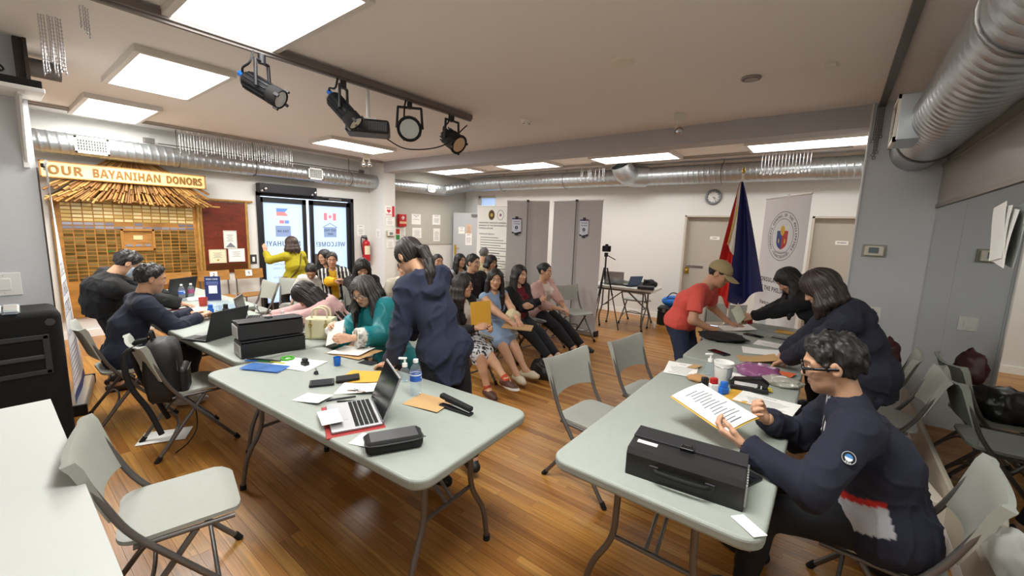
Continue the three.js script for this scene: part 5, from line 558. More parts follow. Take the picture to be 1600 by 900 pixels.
function headSkin(sex, skin, browc, lip, stubble) { const g = headGeo[sex].clone(); const lc = lip, bc = lin(browc);
  tint(g, (X, y, z) => { const x = Math.abs(X); let c = skin; const dl = ((x) / 0.022) ** 2 + ((y + 0.0615) / 0.0095) ** 2; if (z > 0.06 && dl < 1.2) c = mixc(lc, c, Math.max(0, (dl - 0.7) / 0.5)); if (z > 0.06 && x < 0.021 && Math.abs(y + 0.0615) < 0.0016) c = mixc(c, [0.08, 0.03, 0.03], 0.7);
    const by = 0.0295 - (x - 0.03) ** 2 * 9; if (z > 0.045 && x > 0.011 && x < 0.052 && Math.abs(y - by) < (sex === 'm' ? 0.0052 : 0.0036)) c = mixc(c, bc, 0.8); if (stubble && y < -0.035 && z > 0.0 && dl > 1.2) c = mixc(c, [0.12, 0.09, 0.08], 0.22); return c; });
  const parts = [g]; for (const s of [-1, 1]) { const e = new THREE.SphereGeometry(0.0125, 20, 14).rotateX(HP).translate(s * 0.032, 0.004, 0.0695); e.deleteAttribute('uv'); tint(e, (x, y, z) => { const r = Math.hypot(x - s * 0.032, y - 0.003); return y > 0.0105 ? mixc(skin, [0.05, 0.03, 0.02], y < 0.0125 ? 0.75 : 0.1) : y < -0.003 ? skin : r < 0.0062 ? [0.015, 0.01, 0.008] : [0.72, 0.68, 0.66]; }); parts.push(e); }
  return mergeGeometries(parts.map((q) => q.index ? q.toNonIndexed() : q)); }
const handCache = {};
function handGeo(curl, spread = 1) { const key = curl + '_' + spread; if (handCache[key]) return handCache[key]; const B = [{ a: [0, -0.025, 0], b: [0, 0.01, 0], ra: 0.02, rb: 0.021, u: [1, 0, 0], su: 1.25 }];
  const F = [[0.027, 0.086, 0.066, 0.0088], [0.0095, 0.092, 0.075, 0.0092], [-0.009, 0.089, 0.069, 0.0088], [-0.0265, 0.08, 0.054, 0.0078]];
  F.forEach(([x, y, L, r], i) => { B.push({ a: [x * 0.6, 0.01, 0], b: [x, y, 0], ra: 0.0125, rb: r * 1.18 }); let p = [x, y, 0], t = 0.12; const fx = (x > 0 ? 1 : -1) * Math.abs(x) * 1.6 * spread; [0.46, 0.3, 0.24].forEach((f, m) => { t += curl * [0.95, 1.25, 0.8][m] * (1 + i * 0.06); const q = [p[0] + fx * L * f * (1 - curl), p[1] + Math.cos(t) * L * f, p[2] + Math.sin(t) * L * f]; B.push({ a: p, b: q, ra: r * (1 - m * 0.07), rb: r * (0.93 - m * 0.07) }); p = q; }); });
  const tc = curl; B.push({ a: [0.014, 0.012, 0.006], b: [0.036, 0.045, 0.012 + 0.012 * tc], ra: 0.014, rb: 0.0112 }, { a: [0.036, 0.045, 0.012 + 0.012 * tc], b: [0.05 - 0.016 * tc, 0.073, 0.018 + 0.022 * tc], ra: 0.0105, rb: 0.0092 }, { a: [0.05 - 0.016 * tc, 0.073, 0.018 + 0.022 * tc], b: [0.054 - 0.028 * tc, 0.096, 0.022 + 0.03 * tc], ra: 0.009, rb: 0.0075 });
  return handCache[key] = blob(B, { cell: 0.0038, k: 0.0028 }); }
const skinMat = new THREE.MeshPhysicalMaterial({ vertexColors: true, roughness: 0.55, sheen: 0.2, sheenRoughness: 0.6, sheenColor: new THREE.Color(0.5, 0.35, 0.3) });
const clothMat = std(0xffffff, 0.88, 0, { vertexColors: true }), satinMat = std(0xffffff, 0.5, 0, { vertexColors: true }), hairMat = std(0xffffff, 0.52, 0, { vertexColors: true }), shoeMat = std(0xffffff, 0.55, 0, { vertexColors: true });
const SK = { a: [0.58, 0.325, 0.2], b: [0.49, 0.26, 0.155], c: [0.65, 0.385, 0.255] };
const add = (a, b, s = 1) => [a[0] + b[0] * s, a[1] + b[1] * s, a[2] + b[2] * s], sub = (a, b) => [a[0] - b[0], a[1] - b[1], a[2] - b[2]], len = (a) => Math.hypot(...a), nrm = (a) => { const l = len(a) || 1; return [a[0] / l, a[1] / l, a[2] / l]; }, mid = (a, b, t) => [a[0] + (b[0] - a[0]) * t, a[1] + (b[1] - a[1]) * t, a[2] + (b[2] - a[2]) * t], cross = (a, b) => [a[1] * b[2] - a[2] * b[1], a[2] * b[0] - a[0] * b[2], a[0] * b[1] - a[1] * b[0]], dot = (a, b) => a[0] * b[0] + a[1] * b[1] + a[2] * b[2];
function ik(a, t, l1, l2, pole) { let d = sub(t, a), L = len(d); if (L > (l1 + l2) * 0.995) { t = add(a, d, (l1 + l2) * 0.995 / L); d = sub(t, a); L = len(d); } const u = nrm(d), c = (l1 * l1 + L * L - l2 * l2) / (2 * l1 * L), h = l1 * Math.sqrt(Math.max(0, 1 - c * c)); let p = sub(pole, [u[0] * dot(pole, u), u[1] * dot(pole, u), u[2] * dot(pole, u)]); p = nrm(p); return [add(add(a, u, l1 * c), p, h), t]; }
function person(o) {
  const t = thing('person', o.label, 'person', [o.x, 0, o.z], o.yaw), a = o.yaw * D2R, ca = Math.cos(a), sa = Math.sin(a), s = o.s ?? 0.93, f = o.f ?? 1, fem = o.sex !== 'm';
  const loc = (w) => { const x = w[0] - o.x, z = w[2] - o.z; return [x * ca - z * sa, w[1], x * sa + z * ca]; };
  const H = [0, o.hip, 0], hc = loc(o.hc), hy = ((o.face ?? o.yaw) - o.yaw) * D2R, RH = new THREE.Matrix4().makeRotationFromEuler(new THREE.Euler((o.nod ?? 0) * D2R, hy, (o.tilt ?? 0) * D2R, 'YXZ')), hs = (o.hs ?? 1) * (fem ? 0.95 : 1), hv = (v) => { const q = V(...v).multiplyScalar(hs).applyMatrix4(RH); return add(hc, [q.x, q.y, q.z]); };
  const up0 = nrm(sub(hc, H)), hu = V(0, 1, 0).applyMatrix4(RH), neck = add(add(hv([0, -0.1, -0.03]), [hu.x, hu.y, hu.z], -0.02 * s), up0, -0.05 * s), sp = sub(neck, H), U = nrm(sp);
  const bulge = o.bulge ?? 0.03, tw = (o.twist ?? hy / D2R * 0.25) * D2R; let Lf = nrm(sub([Math.cos(tw), 0, -Math.sin(tw)], [0, 0, 0])); Lf = nrm(sub(Lf, [U[0] * dot(Lf, U), U[1] * dot(Lf, U), U[2] * dot(Lf, U)])); if (o.roll) Lf = nrm(add(Lf, U, o.roll)); const Fw = nrm(cross(Lf, U)), waist = add(mid(H, neck, 0.5), Fw, -bulge), X = [1, 0, 0];
  const sw = (fem ? 0.15 : 0.175) * s * (o.sw ?? 1), shd = (q) => add(add(neck, Lf, q * sw), U, -0.045 * s), sh = { L: shd(1), R: shd(-1) };
  const A = {}, G = {}; for (const q of ['L', 'R']) { const g = q === 'L' ? 1 : -1, h = o[q + 'H'] ?? {}; const tg = h.p ? loc(h.p) : add(add(add(sh[q], U, -0.46 * s), Lf, g * 0.1), Fw, 0.12); const pole = h.pole ?? add(add([0, -0.8, 0], Lf, g * 0.7), Fw, -0.5); const [el, w] = ik(sh[q], tg, 0.285 * s, 0.25 * s, pole); A[q] = { sh: sh[q], el, w, h };
    const ft = o[q + 'F'] ? loc(o[q + 'F']) : [g * 0.1, 0, 0.1], hj = add(H, X, g * 0.085 * s); hj[1] -= 0.01; const [kn, an] = ik(hj, [ft[0], ft[1] + 0.075, ft[2]], 0.425 * s, 0.4 * s, o[q + 'K'] ? sub(loc(o[q + 'K']), hj) : [g * 0.15, 0.45, 1]); G[q] = { hj, kn, an, ft, dir: o[q + 'D'] ? o[q + 'D'] : [g * 0.2, 0, 1] }; }
  const torso = (e, extra = {}) => [ { a: add(H, X, -0.06 * s), b: add(H, X, 0.06 * s), ra: 0.098 * s * f + e, ...extra }, { a: add(H, U, 0.03), b: waist, ra: 0.098 * s * f + e, rb: 0.094 * s * f + e, u: Lf, su: 1.28, ...extra }, { a: waist, b: add(neck, U, -0.12 * s), ra: 0.094 * s * f + e, rb: 0.094 * s + e, u: Lf, su: 1.36 }, { a: sh.L, b: sh.R, ra: 0.052 * s + e }, ...(fem ? [1, -1].map((g) => ({ a: add(add(add(neck, U, -0.19 * s), Lf, g * 0.07 * s), Fw, 0.075 * s), ra: 0.05 * s + e * 0.6 })) : []), { a: add(neck, U, -0.02), b: mid(neck, sh.L, 0.75), ra: 0.045 * s + e * 0.6, rb: 0.035 * s + e }, { a: add(neck, U, -0.02), b: mid(neck, sh.R, 0.75), ra: 0.045 * s + e * 0.6, rb: 0.035 * s + e }];
  const arm = (q, e, to, e2 = e) => { const r = [], m = A[q], T = to ?? 1; r.push({ a: m.sh, b: T < 0.5 ? mid(m.sh, m.el, T * 2) : m.el, ra: 0.05 * s + e, rb: 0.041 * s * (0.9 + 0.1 * f) + e2, flat: T < 0.5 }); if (T > 0.5) r.push({ a: m.el, b: mid(m.el, m.w, (T - 0.5) * 2), ra: 0.041 * s + e, rb: 0.029 * s + e2, flat: true }); return r; };
  const leg = (q, e, to = 1, e2 = e) => { const r = [], m = G[q]; r.push({ a: m.hj, b: to < 0.5 ? mid(m.hj, m.kn, to * 2) : m.kn, ra: 0.082 * s * (0.6 + 0.4 * f) + e, rb: 0.056 * s + e2, flat: to < 0.5 }); if (to > 0.5) { const c = mid(m.kn, m.an, 0.3); r.push({ a: m.kn, b: mid(m.kn, m.an, (to - 0.5) * 2), ra: 0.054 * s + e, rb: 0.035 * s + e2, flat: true }); if (to > 0.75) r.push({ a: mid(m.kn, m.an, 0.15), b: mid(m.kn, m.an, 0.45), ra: 0.05 * s + e, rb: 0.046 * s + e }); } return r; };
  const skin = SK[o.skin ?? 'a'];
  // body: one skin mesh, with head and hands joined in
  const bones = [...torso(-0.006), ...arm('L', 0), ...arm('R', 0), ...leg('L', 0), ...leg('R', 0), { a: add(neck, U, -0.04), b: hv([0, -0.1, -0.03]), ra: (fem ? 0.046 : 0.054) * s }]; for (const q of ['L', 'R']) { bones.forEach((b) => 0); bones.push({ a: G[q].an, b: add(add(G[q].an, nrm(G[q].dir), 0.12 * s), [0, -0.045, 0]), ra: 0.036 * s, rb: 0.026 * s }); }
  const geos = [blob(bones, { cell: o.cell ?? 0.014, k: 0.012, color: () => skin })];
  const HM = new THREE.Matrix4().compose(V(...hc), new THREE.Quaternion().setFromRotationMatrix(RH), V(hs, hs, hs)); geos.push(headSkin(o.sex ?? 'f', skin, o.brow ?? 0x1a1310, fem ? [0.42, 0.13, 0.12] : [0.4, 0.19, 0.15], o.stubble).applyMatrix4(HM));
  for (const q of ['L', 'R']) { const m = A[q], g = q === 'L' ? 1 : -1; let y = m.h.d ? nrm(rotW(m.h.d)) : nrm(sub(m.w, m.el)), n = m.h.n ? rotW(m.h.n) : [0, -1, 0.15]; n = nrm(sub(n, [y[0] * dot(n, y), y[1] * dot(n, y), y[2] * dot(n, y)])); let x = cross(y, n); const e = handGeo(m.h.curl ?? 0.35).clone().toNonIndexed(); const flip = m.h.flip ? -1 : 1, sg = -g * flip; // thumb side
    if (sg < 0) { e.scale(-1, 1, 1); const pp = e.attributes.position, nn = e.attributes.normal; for (let i = 0; i < pp.count; i += 3) for (const at of [pp, nn]) { const bx = at.getX(i + 1), by = at.getY(i + 1), bz = at.getZ(i + 1); at.setXYZ(i + 1, at.getX(i + 2), at.getY(i + 2), at.getZ(i + 2)); at.setXYZ(i + 2, bx, by, bz); } }
    e.applyMatrix4(new THREE.Matrix4().makeBasis(V(...x), V(...y), V(...n)).scale(V(s, s, s)).setPosition(V(...m.w))); tint(e, () => mixc(skin, [0.6, 0.3, 0.22], 0.12)); geos.push(e); }
  function rotW(w) { return [w[0] * ca - w[2] * sa, w[1], w[0] * sa + w[2] * ca]; }
  part('body', mergeGeometries(geos.map((g) => g.index ? g.toNonIndexed() : g)), skinMat, t);
  const J = { H, waist, neck, sh, hc, U, Lf, Fw, s, A, G, hv, tl: (x, y, z) => { const d = [x - neck[0], y - neck[1], z - neck[2]]; return [dot(d, Lf), dot(d, U), dot(d, Fw)]; } };
  // clothing
  const T = o.top, tc = lin(T.c), e = T.e ?? 0.014, hem = T.hem ?? -0.06; const clip = [[-U[0] * 0.5, -U[1] * 0.5 - 0.5, -U[2] * 0.5, 0]]; clip[0][3] = dot([clip[0][0], clip[0][1], clip[0][2]], add(H, [0, hem, 0]));
  const tb = torso(e, { clip }); if (hem < -0.03) tb.push({ a: add(H, X, -0.07 * s), b: add(H, X, 0.07 * s), ra: 0.11 * s * f + e, clip }); if (T.skirted) tb.push({ a: H, b: add(H, [0, hem, 0]), ra: 0.11 * s * f + e, rb: 0.118 * s * f + e, u: X, su: 1.2, clip });
  const SL = T.sleeve ?? 0.97; if (SL > 0) for (const q of ['L', 'R']) tb.push(...arm(q, e + 0.004, SL, e + (T.cuff ?? 0.004)));
  if (T.hood) for (let i = 0; i <= 6; i++) { const w = (i / 6 - 0.5) * 2; tb.push({ a: add(add(add(neck, Lf, w * 0.11 * s), Fw, -0.075 * s + 0.05 * w * w), U, -0.01 + 0.015 * w * w), ra: 0.042 * s }); } if (T.hood) tb.push({ a: add(add(neck, Fw, -0.11 * s), U, -0.09), b: add(add(neck, Fw, -0.09 * s), U, -0.01), ra: 0.05, rb: 0.045, u: Lf, su: 1.6 });
  if (T.collar) for (const g of [-1, 1]) for (let i = 0; i < 4; i++) { const th = (i + 0.4) * 0.75; tb.push({ a: add(add(add(neck, Lf, g * Math.sin(th) * 0.062 * s), Fw, -Math.cos(th) * 0.06 * s + 0.0), U, 0.005), b: add(add(add(neck, Lf, g * Math.sin(th) * 0.056 * s), Fw, -Math.cos(th) * 0.055 * s + 0.002), U, 0.03 * T.collar), ra: 0.013 }); }
  const neckCarve = (d, x, y, z) => { const q = J.tl(x, y, z); return Math.max(d, -(Math.hypot(q[0], q[2] - (T.scoop ?? 0.01)) - (T.nw ?? 0.054) * s) - (q[1] < -(T.scoopY ?? 0.03) ? 1 : 0)); };
  part('top', blob(tb, { cell: T.cell ?? 0.012, k: 0.012, carve: T.hood || T.collar ? null : neckCarve, folds: T.folds ?? 0.006, freq: T.freq ?? 9, color: (x, y, z) => T.col ? T.col(J.tl(x, y, z), tc, [x, y, z], J) : tc }), T.satin ? satinMat : clothMat, t);
  if (o.bottom) { const Bt = o.bottom, bc = lin(Bt.c), to = Bt.len ?? 0.97, eb = Bt.e ?? 0.01, bb = [{ a: add(H, X, -0.06 * s), b: add(H, X, 0.06 * s), ra: 0.1 * s * f + eb }, { a: H, b: add(H, U, 0.1 * s), ra: 0.1 * s * f + eb * 0.5, u: Lf, su: 1.25, flat: true }, ...leg('L', eb, to, eb + (Bt.flare ?? 0.004)), ...leg('R', eb, to, eb + (Bt.flare ?? 0.004))];
    if (Bt.skirt) { const e2 = (q) => to < 0.5 ? mid(G[q].hj, G[q].kn, to * 2) : add(G[q].kn, [0, -0.02, 0]); const m1 = mid(e2('L'), e2('R'), 0.5); bb.push({ a: H, b: m1, ra: 0.1 * s, rb: 0.075 * s, u: X, su: 1.3, flat: true }, { a: e2('L'), b: e2('R'), ra: 0.06 * s + eb }); if (Bt.drop) for (const q of ['L', 'R']) bb.push({ a: e2(q), b: add(e2(q), [0, -Bt.drop, 0.0]), ra: 0.055 * s, rb: 0.06 * s, flat: true }, { a: mid(e2('L'), e2('R'), 0.5), b: add(mid(e2('L'), e2('R'), 0.5), [0, -Bt.drop, 0]), ra: 0.06, rb: 0.065, flat: true }); }
    part(Bt.skirt ? 'skirt' : 'trousers', blob(bb, { cell: 0.0125, k: 0.012, folds: Bt.folds ?? 0.004, color: (x, y, z) => Bt.col ? Bt.col([x, y, z], bc, J) : bc }), clothMat, t); }
  if (o.shoe) { const sc = lin(o.shoe.c), so = lin(o.shoe.sole ?? o.shoe.c); for (const q of ['L', 'R']) { const d = nrm(o[q + 'D'] ?? G[q].dir), an = G[q].an, y0 = an[1] - 0.075, c1 = add(an, [0, -0.035, 0], 1), heel = add(c1, d, -0.04), toe = add(add(c1, d, 0.15 * s), [0, -0.008, 0]), ball = add(c1, d, 0.09 * s), sd = [d[2], 0, -d[0]], clip = [[0, -1, 0, -y0]]; part('shoe', blob([{ a: heel, b: ball, ra: 0.036, rb: 0.04, clip }, { a: ball, b: toe, ra: 0.04, rb: 0.028, u: sd, su: 1.1, clip }, ...(o.shoe.low ? [] : [{ a: an, b: add(c1, d, 0.02), ra: 0.036, rb: 0.04, clip }])], { cell: 0.008, k: 0.008, color: (x, y, z) => y < y0 + 0.022 ? so : sc }), shoeMat, t); } }
  // hair
  if (o.hair) { const h = o.hair, col = lin(h.c ?? 0x0e0b0a), th = h.t ?? 0.014, IM = HM.clone().invert(), q = V(0, 0, 0), strands = [], down = [0, -1, 0];
    if (h.len) for (const deg of h.at ?? [-150, -120, -95, 180, 150, 120, 95, 75, -75]) { const r = deg * D2R, fr = Math.abs(deg) < 100 ? 1 : 0; const p0 = hv([Math.sin(r) * 0.062, 0.06, Math.cos(r) * 0.07 - 0.012]), p1 = hv([Math.sin(r) * 0.088, -0.04, Math.cos(r) * 0.092 - 0.012]); const out = V(Math.sin(r), 0, Math.cos(r)).applyMatrix4(RH); const mix = h.stiff ?? 0.25, hd = V(0, -1, 0).applyMatrix4(RH), dn = nrm([hd.x * mix, -1 + mix + hd.y * mix, hd.z * mix]); const p2 = add(add(p1, dn, h.len * 0.5), [out.x, 0, out.z], 0.012), p3 = add(add(p1, dn, h.len * (1 - 0.1 * ((deg * 7) % 3) / 3)), add([out.x * 0.01, 0, out.z * 0.01], Fw, fr ? 0.01 : -0.02)); strands.push({ a: p0, b: p1, ra: 0.026, rb: 0.027 }, { a: p1, b: p2, ra: 0.027, rb: h.w ?? 0.03 }, { a: p2, b: p3, ra: h.w ?? 0.03, rb: 0.014 }); }
    if (h.pony) { const p = h.pony.map((v) => hv(v)); for (let i = 0; i < p.length - 1; i++) strands.push({ a: p[i], b: p[i + 1], ra: i ? 0.03 : 0.02, rb: i === p.length - 2 ? 0.01 : 0.03 }); }
    if (h.bun) strands.push({ a: hv(h.bun), ra: 0.036 });
    for (const B of strands) { B.b ??= B.a; B.rb ??= B.ra; B.v = sub(B.b, B.a); B.L2 = dot(B.v, B.v); }
    const lo = add(hc, [-0.135, -0.13, -0.135]), hi = add(hc, [0.135, 0.15, 0.135]); for (const B of strands) for (const e of [B.a, B.b]) for (let i = 0; i < 3; i++) { lo[i] = Math.min(lo[i], e[i] - 0.045); hi[i] = Math.max(hi[i], e[i] + 0.045); }
    const frY = h.fringe ?? 0.122, fw = h.fw ?? (h.len ? 0.07 : 0.085), sk = h.len ? 1 : 0.5, cutB = h.cut ?? (h.len ? -0.12 : -0.022), part_ = h.part ?? 0;
    const field = (x, y, z) => { q.set(x, y, z).applyMatrix4(IM); const nz = h.rough ? h.rough * noise3(q.x * 45, q.y * 30, q.z * 45) : 0; let d = ell(q.x, q.y, q.z, 0, 0.033 + (h.lift ?? 0), -0.014, 0.076 + th * sk, 0.085 + th, 0.096 + th * (0.4 + 0.6 * sk)) + nz; d = smax(d, -(q.y - cutB - 0.45 * q.z - (h.len || q.z < 0.012 ? 0 : (q.z - 0.012) * 1.05)), 0.012); d = smax(d, -ell(q.x - part_, q.y, q.z, 0, -0.04, 0.1, fw, frY, h.len ? 0.075 : 0.1), 0.006); d = smax(d, -ell(q.x, q.y, q.z, 0, -0.09, 0.075, 0.07, 0.09, 0.09), 0.006); if (!h.len) d = smax(d, -ell(Math.abs(q.x), q.y, q.z, 0.084, -0.008, -0.006, 0.022, 0.036, 0.027), 0.005); for (const B of strands) { const e = boneDist(B, x, y, z) / 1; if (e < 0.05) { d = smin(d, e, 0.014); } } if (strands.length) d = smax(d, -ell(q.x, q.y, q.z, part_ * 0.6, -0.045, 0.11, fw * 0.93, frY * 0.97, 0.08), 0.006); return d; };
    const g = sampleMesh(field, lo, hi, h.cell ?? 0.006), p = g.attributes.position, nn = g.attributes.normal; for (let i = 0; i < p.count; i++) { q.set(p.getX(i), p.getY(i), p.getZ(i)).applyMatrix4(IM); const an = Math.atan2(q.x, q.z + 0.01), w = h.len || h.pony ? 0.004 * noise3(an * 16, q.y * 7 + 4, q.x * 5) + 0.0025 * noise3(an * 38, q.y * 9, 2) : 0.003 * noise3(q.x * 70, q.y * 40, q.z * 60) + 0.0035 * noise3(q.x * 150 + q.z * 60, q.y * 50, q.z * 90); p.setXYZ(i, p.getX(i) + nn.getX(i) * w, p.getY(i) + nn.getY(i) * w, p.getZ(i) + nn.getZ(i) * w); } g.computeVertexNormals();
    tint(g, (x, y, z) => { q.set(x, y, z).applyMatrix4(IM); const an = Math.atan2(q.x, q.z + 0.01), n = noise3(an * 26, q.y * 5, 7); let c = mixc(col, [col[0] * 2.2 + 0.008, col[1] * 2.2 + 0.006, col[2] * 2.2 + 0.005], 0.5 + 0.5 * n); if (h.grey && n > -0.1) c = mixc(c, [0.32, 0.31, 0.3], h.grey * Math.min(1, n + 0.5)); return c; }); part('hair', g, hairMat, t); }
  if (o.glasses) { const rims = [], m = o.glasses.thick ? 0.0055 : 0.0018; for (const g of [-1, 1]) rims.push(new THREE.TorusGeometry(0.0235, m, 6, 24).scale(1, 0.82, 1).translate(g * 0.031, 0.0, 0.096), rod([g * 0.054, 0.006, 0.094], [g * 0.077, 0.008, 0.06], m * 1.1), rod([g * 0.077, 0.008, 0.06], [g * 0.082, 0.004, -0.02], m * 1.2)); rims.push(rod([-0.009, 0.003, 0.098], [0.009, 0.003, 0.098], m)); const gl = part('glasses', merge(rims).applyMatrix4(HM), M.blackGloss, t); part('lenses', merge([-1, 1].map((g) => new THREE.CircleGeometry(0.0225, 20).scale(1, 0.82, 1).translate(g * 0.031, 0, 0.0962))).applyMatrix4(HM), M.glass, gl); }
  if (o.mask) { const g = sampleMesh((x, y, z) => smax(headField(true)(x, y, z) - 0.006, Math.max(y - 0.0 + Math.abs(x) * 0.12, -y - 0.108, 0.03 - z + 0.0), 0.004), [-0.1, -0.13, 0], [0.1, 0.03, 0.12], 0.0045); part('face_mask', merge([g.deleteAttribute('color') && g, rod([0.06, -0.02, 0.035], [0.085, 0.01, -0.01], 0.0015), rod([-0.06, -0.02, 0.035], [-0.085, 0.01, -0.01], 0.0015)]).applyMatrix4(HM), std(0xb9cfe0, 0.8), t); }
  if (o.cap) { const cm = std(o.cap, 0.85); const c = part('cap', sampleMesh((x, y, z) => smax(ell(x, y, z, 0, 0.035, -0.012, 0.09, 0.098, 0.108), -(y - 0.03 - 0.1 * z), 0.004), [-0.11, 0.0, -0.14], [0.11, 0.15, 0.13], 0.005).applyMatrix4(HM), cm, t); const br = []; part('brim', sampleMesh((x, y, z) => Math.max(ell(x, y - 0.15 * (x * x) * -20, z, 0, 0.035, 0.1, 0.078, 0.5, 0.085), Math.abs(y - 0.036 + (z - 0.08) * 0.25 + x * x * 5) - 0.004, 0.055 - z), [-0.1, -0.03, 0.04], [0.1, 0.08, 0.2], 0.004).applyMatrix4(HM), cm, c); part('button', sph(0.007, 0, 0.135, -0.012).applyMatrix4(HM), cm, c); }
  if (o.more) o.more(t, J, HM, loc);
  return t;
}
// ---------- the people ----------
const P0 = Date.now();
const BLK = 0x0d0b0b, BRN = 0x1c110d;
const stripe = (c1, c2, per, w) => (q) => ((q[0] / per % 1) + 1) % 1 < w ? lin(c1) : lin(c2);
const opened = (c, inner, wid = 0.045, low = -9) => (q, tc) => q[2] > 0.02 && q[2] < 0.165 && Math.abs(q[0]) < wid && q[1] < 0.02 && q[1] > low ? lin(inner) : tc;
person({ label: 'man in dark navy sports jacket and black glasses reading papers at the right table', x: 0.28, z: -2.17, yaw: -86, hip: 0.54, s: 1.0, f: 1.25, sex: 'm', hc: [0.045, 1.135, -2.14], face: -84, nod: 14, skin: 'a', stubble: 1, hair: { c: 0x0c0b0c, t: 0.026, rough: 0.012, lift: 0.004, cell: 0.0045 }, glasses: { thick: 1 },
  LH: { p: [-0.2, 0.815, -1.84], n: [-0.1, 0.75, -0.6], curl: 0.5 }, RH: { p: [-0.16, 0.83, -2.16], n: [-0.1, 0.6, 0.7], curl: 0.5 }, LF: [-0.15, 0, -2.0], RF: [-0.15, 0, -2.32],
  top: { c: 0x171a2c, collar: 1.2, e: 0.022, folds: 0.009, hem: -0.1, cell: 0.008, col: (q, tc) => q[2] > 0.05 && q[2] < 0.19 && q[1] > -0.5 && Math.abs(Math.abs(q[0]) - 0.03) < 0.006 ? lin(0xd8d8dc) : q[2] > 0.05 && q[2] < 0.19 && Math.abs(q[0]) < 0.024 ? lin(0x0c0c10) : q[1] < -0.3 && q[2] > -0.02 && q[0] > 0.09 ? (q[1] > -0.325 ? lin(0xb0201c) : q[1] > -0.42 ? lin(0xa9abb2) : tc) : tc }, bottom: { c: 0x0e0f14 }, shoe: { c: 0x111114 },
  more: (t, J) => { const m = mid(J.A.L.sh, J.A.L.el, 0.45), d = nrm(sub(J.A.L.el, J.A.L.sh)), out = nrm(sub(add(J.Lf, J.Fw, 0.1), [d[0] * dot(J.Lf, d), d[1] * dot(J.Lf, d), d[2] * dot(J.Lf, d)])); const b = part('round_badge', cyl(0.024, 0.024, 0.004, 0, 0, 0, 28), [M.blackMatte, std(0xffffff, 0.4, 0, { map: canvasTex(128, 128, (c) => { c.fillStyle = '#15161c'; c.fillRect(0, 0, 128, 128); c.fillStyle = '#c9ced6'; c.beginPath(); c.arc(64, 64, 60, 0, 7); c.fill(); c.fillStyle = '#15161c'; c.beginPath(); c.arc(64, 64, 55, 0, 7); c.fill(); c.fillStyle = '#fff'; c.beginPath(); c.arc(64, 64, 34, 0, 7); c.fill(); c.fillStyle = '#3f86cf'; c.beginPath(); c.moveTo(64, 64); c.arc(64, 64, 34, -Math.PI / 2, 0, true); c.arc(64, 64, 34, Math.PI, Math.PI * 1.5); c.fill(); c.beginPath(); c.moveTo(64, 64); c.arc(64, 64, 34, 0, Math.PI / 2); c.fill(); c.fillStyle = '#fff'; c.font = 'bold 18px sans-serif'; c.textAlign = 'center'; c.fillText('B M W', 64, 26); }) }), M.blackMatte], t, add(m, out, 0.075)); b.quaternion.setFromUnitVectors(V(0, 1, 0), V(...out)); } });
{ const t = thing('document', 'printed pages in a yellow folder held by the man with black glasses', 'document', [-0.36, 0.865, -2.02], 0); const st = part('pages', sheet(0.3, 0.2, (x, z) => 0.02 * Math.cos(z * 9), 12, 8), up(std(0xffffff, 0.8, 0, { map: canvasTex(340, 256, (c, w, h) => { c.fillStyle = '#f4f3f2'; c.fillRect(0, 0, w, h); c.fillStyle = '#66666c'; for (let i = 0; i < 13; i++) c.fillRect(50 + i * 20, 60 + (i % 3) * 10, 6, 90 + (i * 53) % 70); c.fillRect(30, 80, 8, 90); }) })), t); part('folder', sheet(0.31, 0.21, (x, z) => 0.02 * Math.cos(z * 9) - 0.006, 12, 8), std(0xd9b04a, 0.7), t); { const X = V(-0.88, 0.16, -0.42).normalize(), Z = V(0.35, 0.2, -0.88), Y = V(0, 0, 0).crossVectors(Z, X).normalize(); Z.crossVectors(X, Y); t.quaternion.setFromRotationMatrix(new THREE.Matrix4().makeBasis(X, Y, Z)); } }
person({ label: 'woman in dark navy hooded jacket with short brown hair standing behind the glasses man', x: 0.27, z: -3.36, yaw: -84, hip: 0.84, s: 0.95, f: 1.05, hc: [-0.04, 1.335, -3.3], face: -96, nod: 34, skin: 'a', hair: { c: 0x1a0f0b, len: 0.13, t: 0.026, w: 0.034, fringe: 0.106, cell: 0.005 }, LH: { p: [-0.2, 0.79, -3.4], n: [0, -1, 0], curl: 0.3 }, RH: { p: [-0.22, 0.79, -3.58], n: [0, -1, 0], curl: 0.3 }, LF: [0.3, 0, -3.22], RF: [0.32, 0, -3.48], top: { c: 0x1a1c2b, hood: 1, e: 0.024, folds: 0.01, hem: -0.16, skirted: 1 }, bottom: { c: 0x16161c }, shoe: { c: 0x18181c } });
person({ label: 'woman with long black hair in black handing papers at the far right table', x: 0.0, z: -4.66, yaw: -86, hip: 0.86, s: 0.92, hc: [-0.3, 1.26, -4.58], face: -70, nod: 42, hair: { c: BLK, len: 0.3, t: 0.018, stiff: 0.05, fringe: 0.112 }, LH: { p: [-0.6, 0.86, -4.6], n: [0, -0.3, -1], curl: 0.5 }, RH: { p: [-0.58, 0.84, -4.82], n: [0, -0.6, 0.8], curl: 0.5 }, LF: [0.02, 0, -4.55], RF: [0.03, 0, -4.78], top: { c: 0x0f0f13, e: 0.02, folds: 0.008, hem: -0.12, collar: 0.6 }, bottom: { c: 0x121216 }, shoe: { c: 0x121216 } });
leaf('pale green slip passed between the red shirt man and the woman', -0.68, -4.66, 0.1, 0.2, 30, std(0xcfd8c4, 0.8), 0.05, 'paper', 0.87).rotation.set(0.7, 0.5, 0.4);
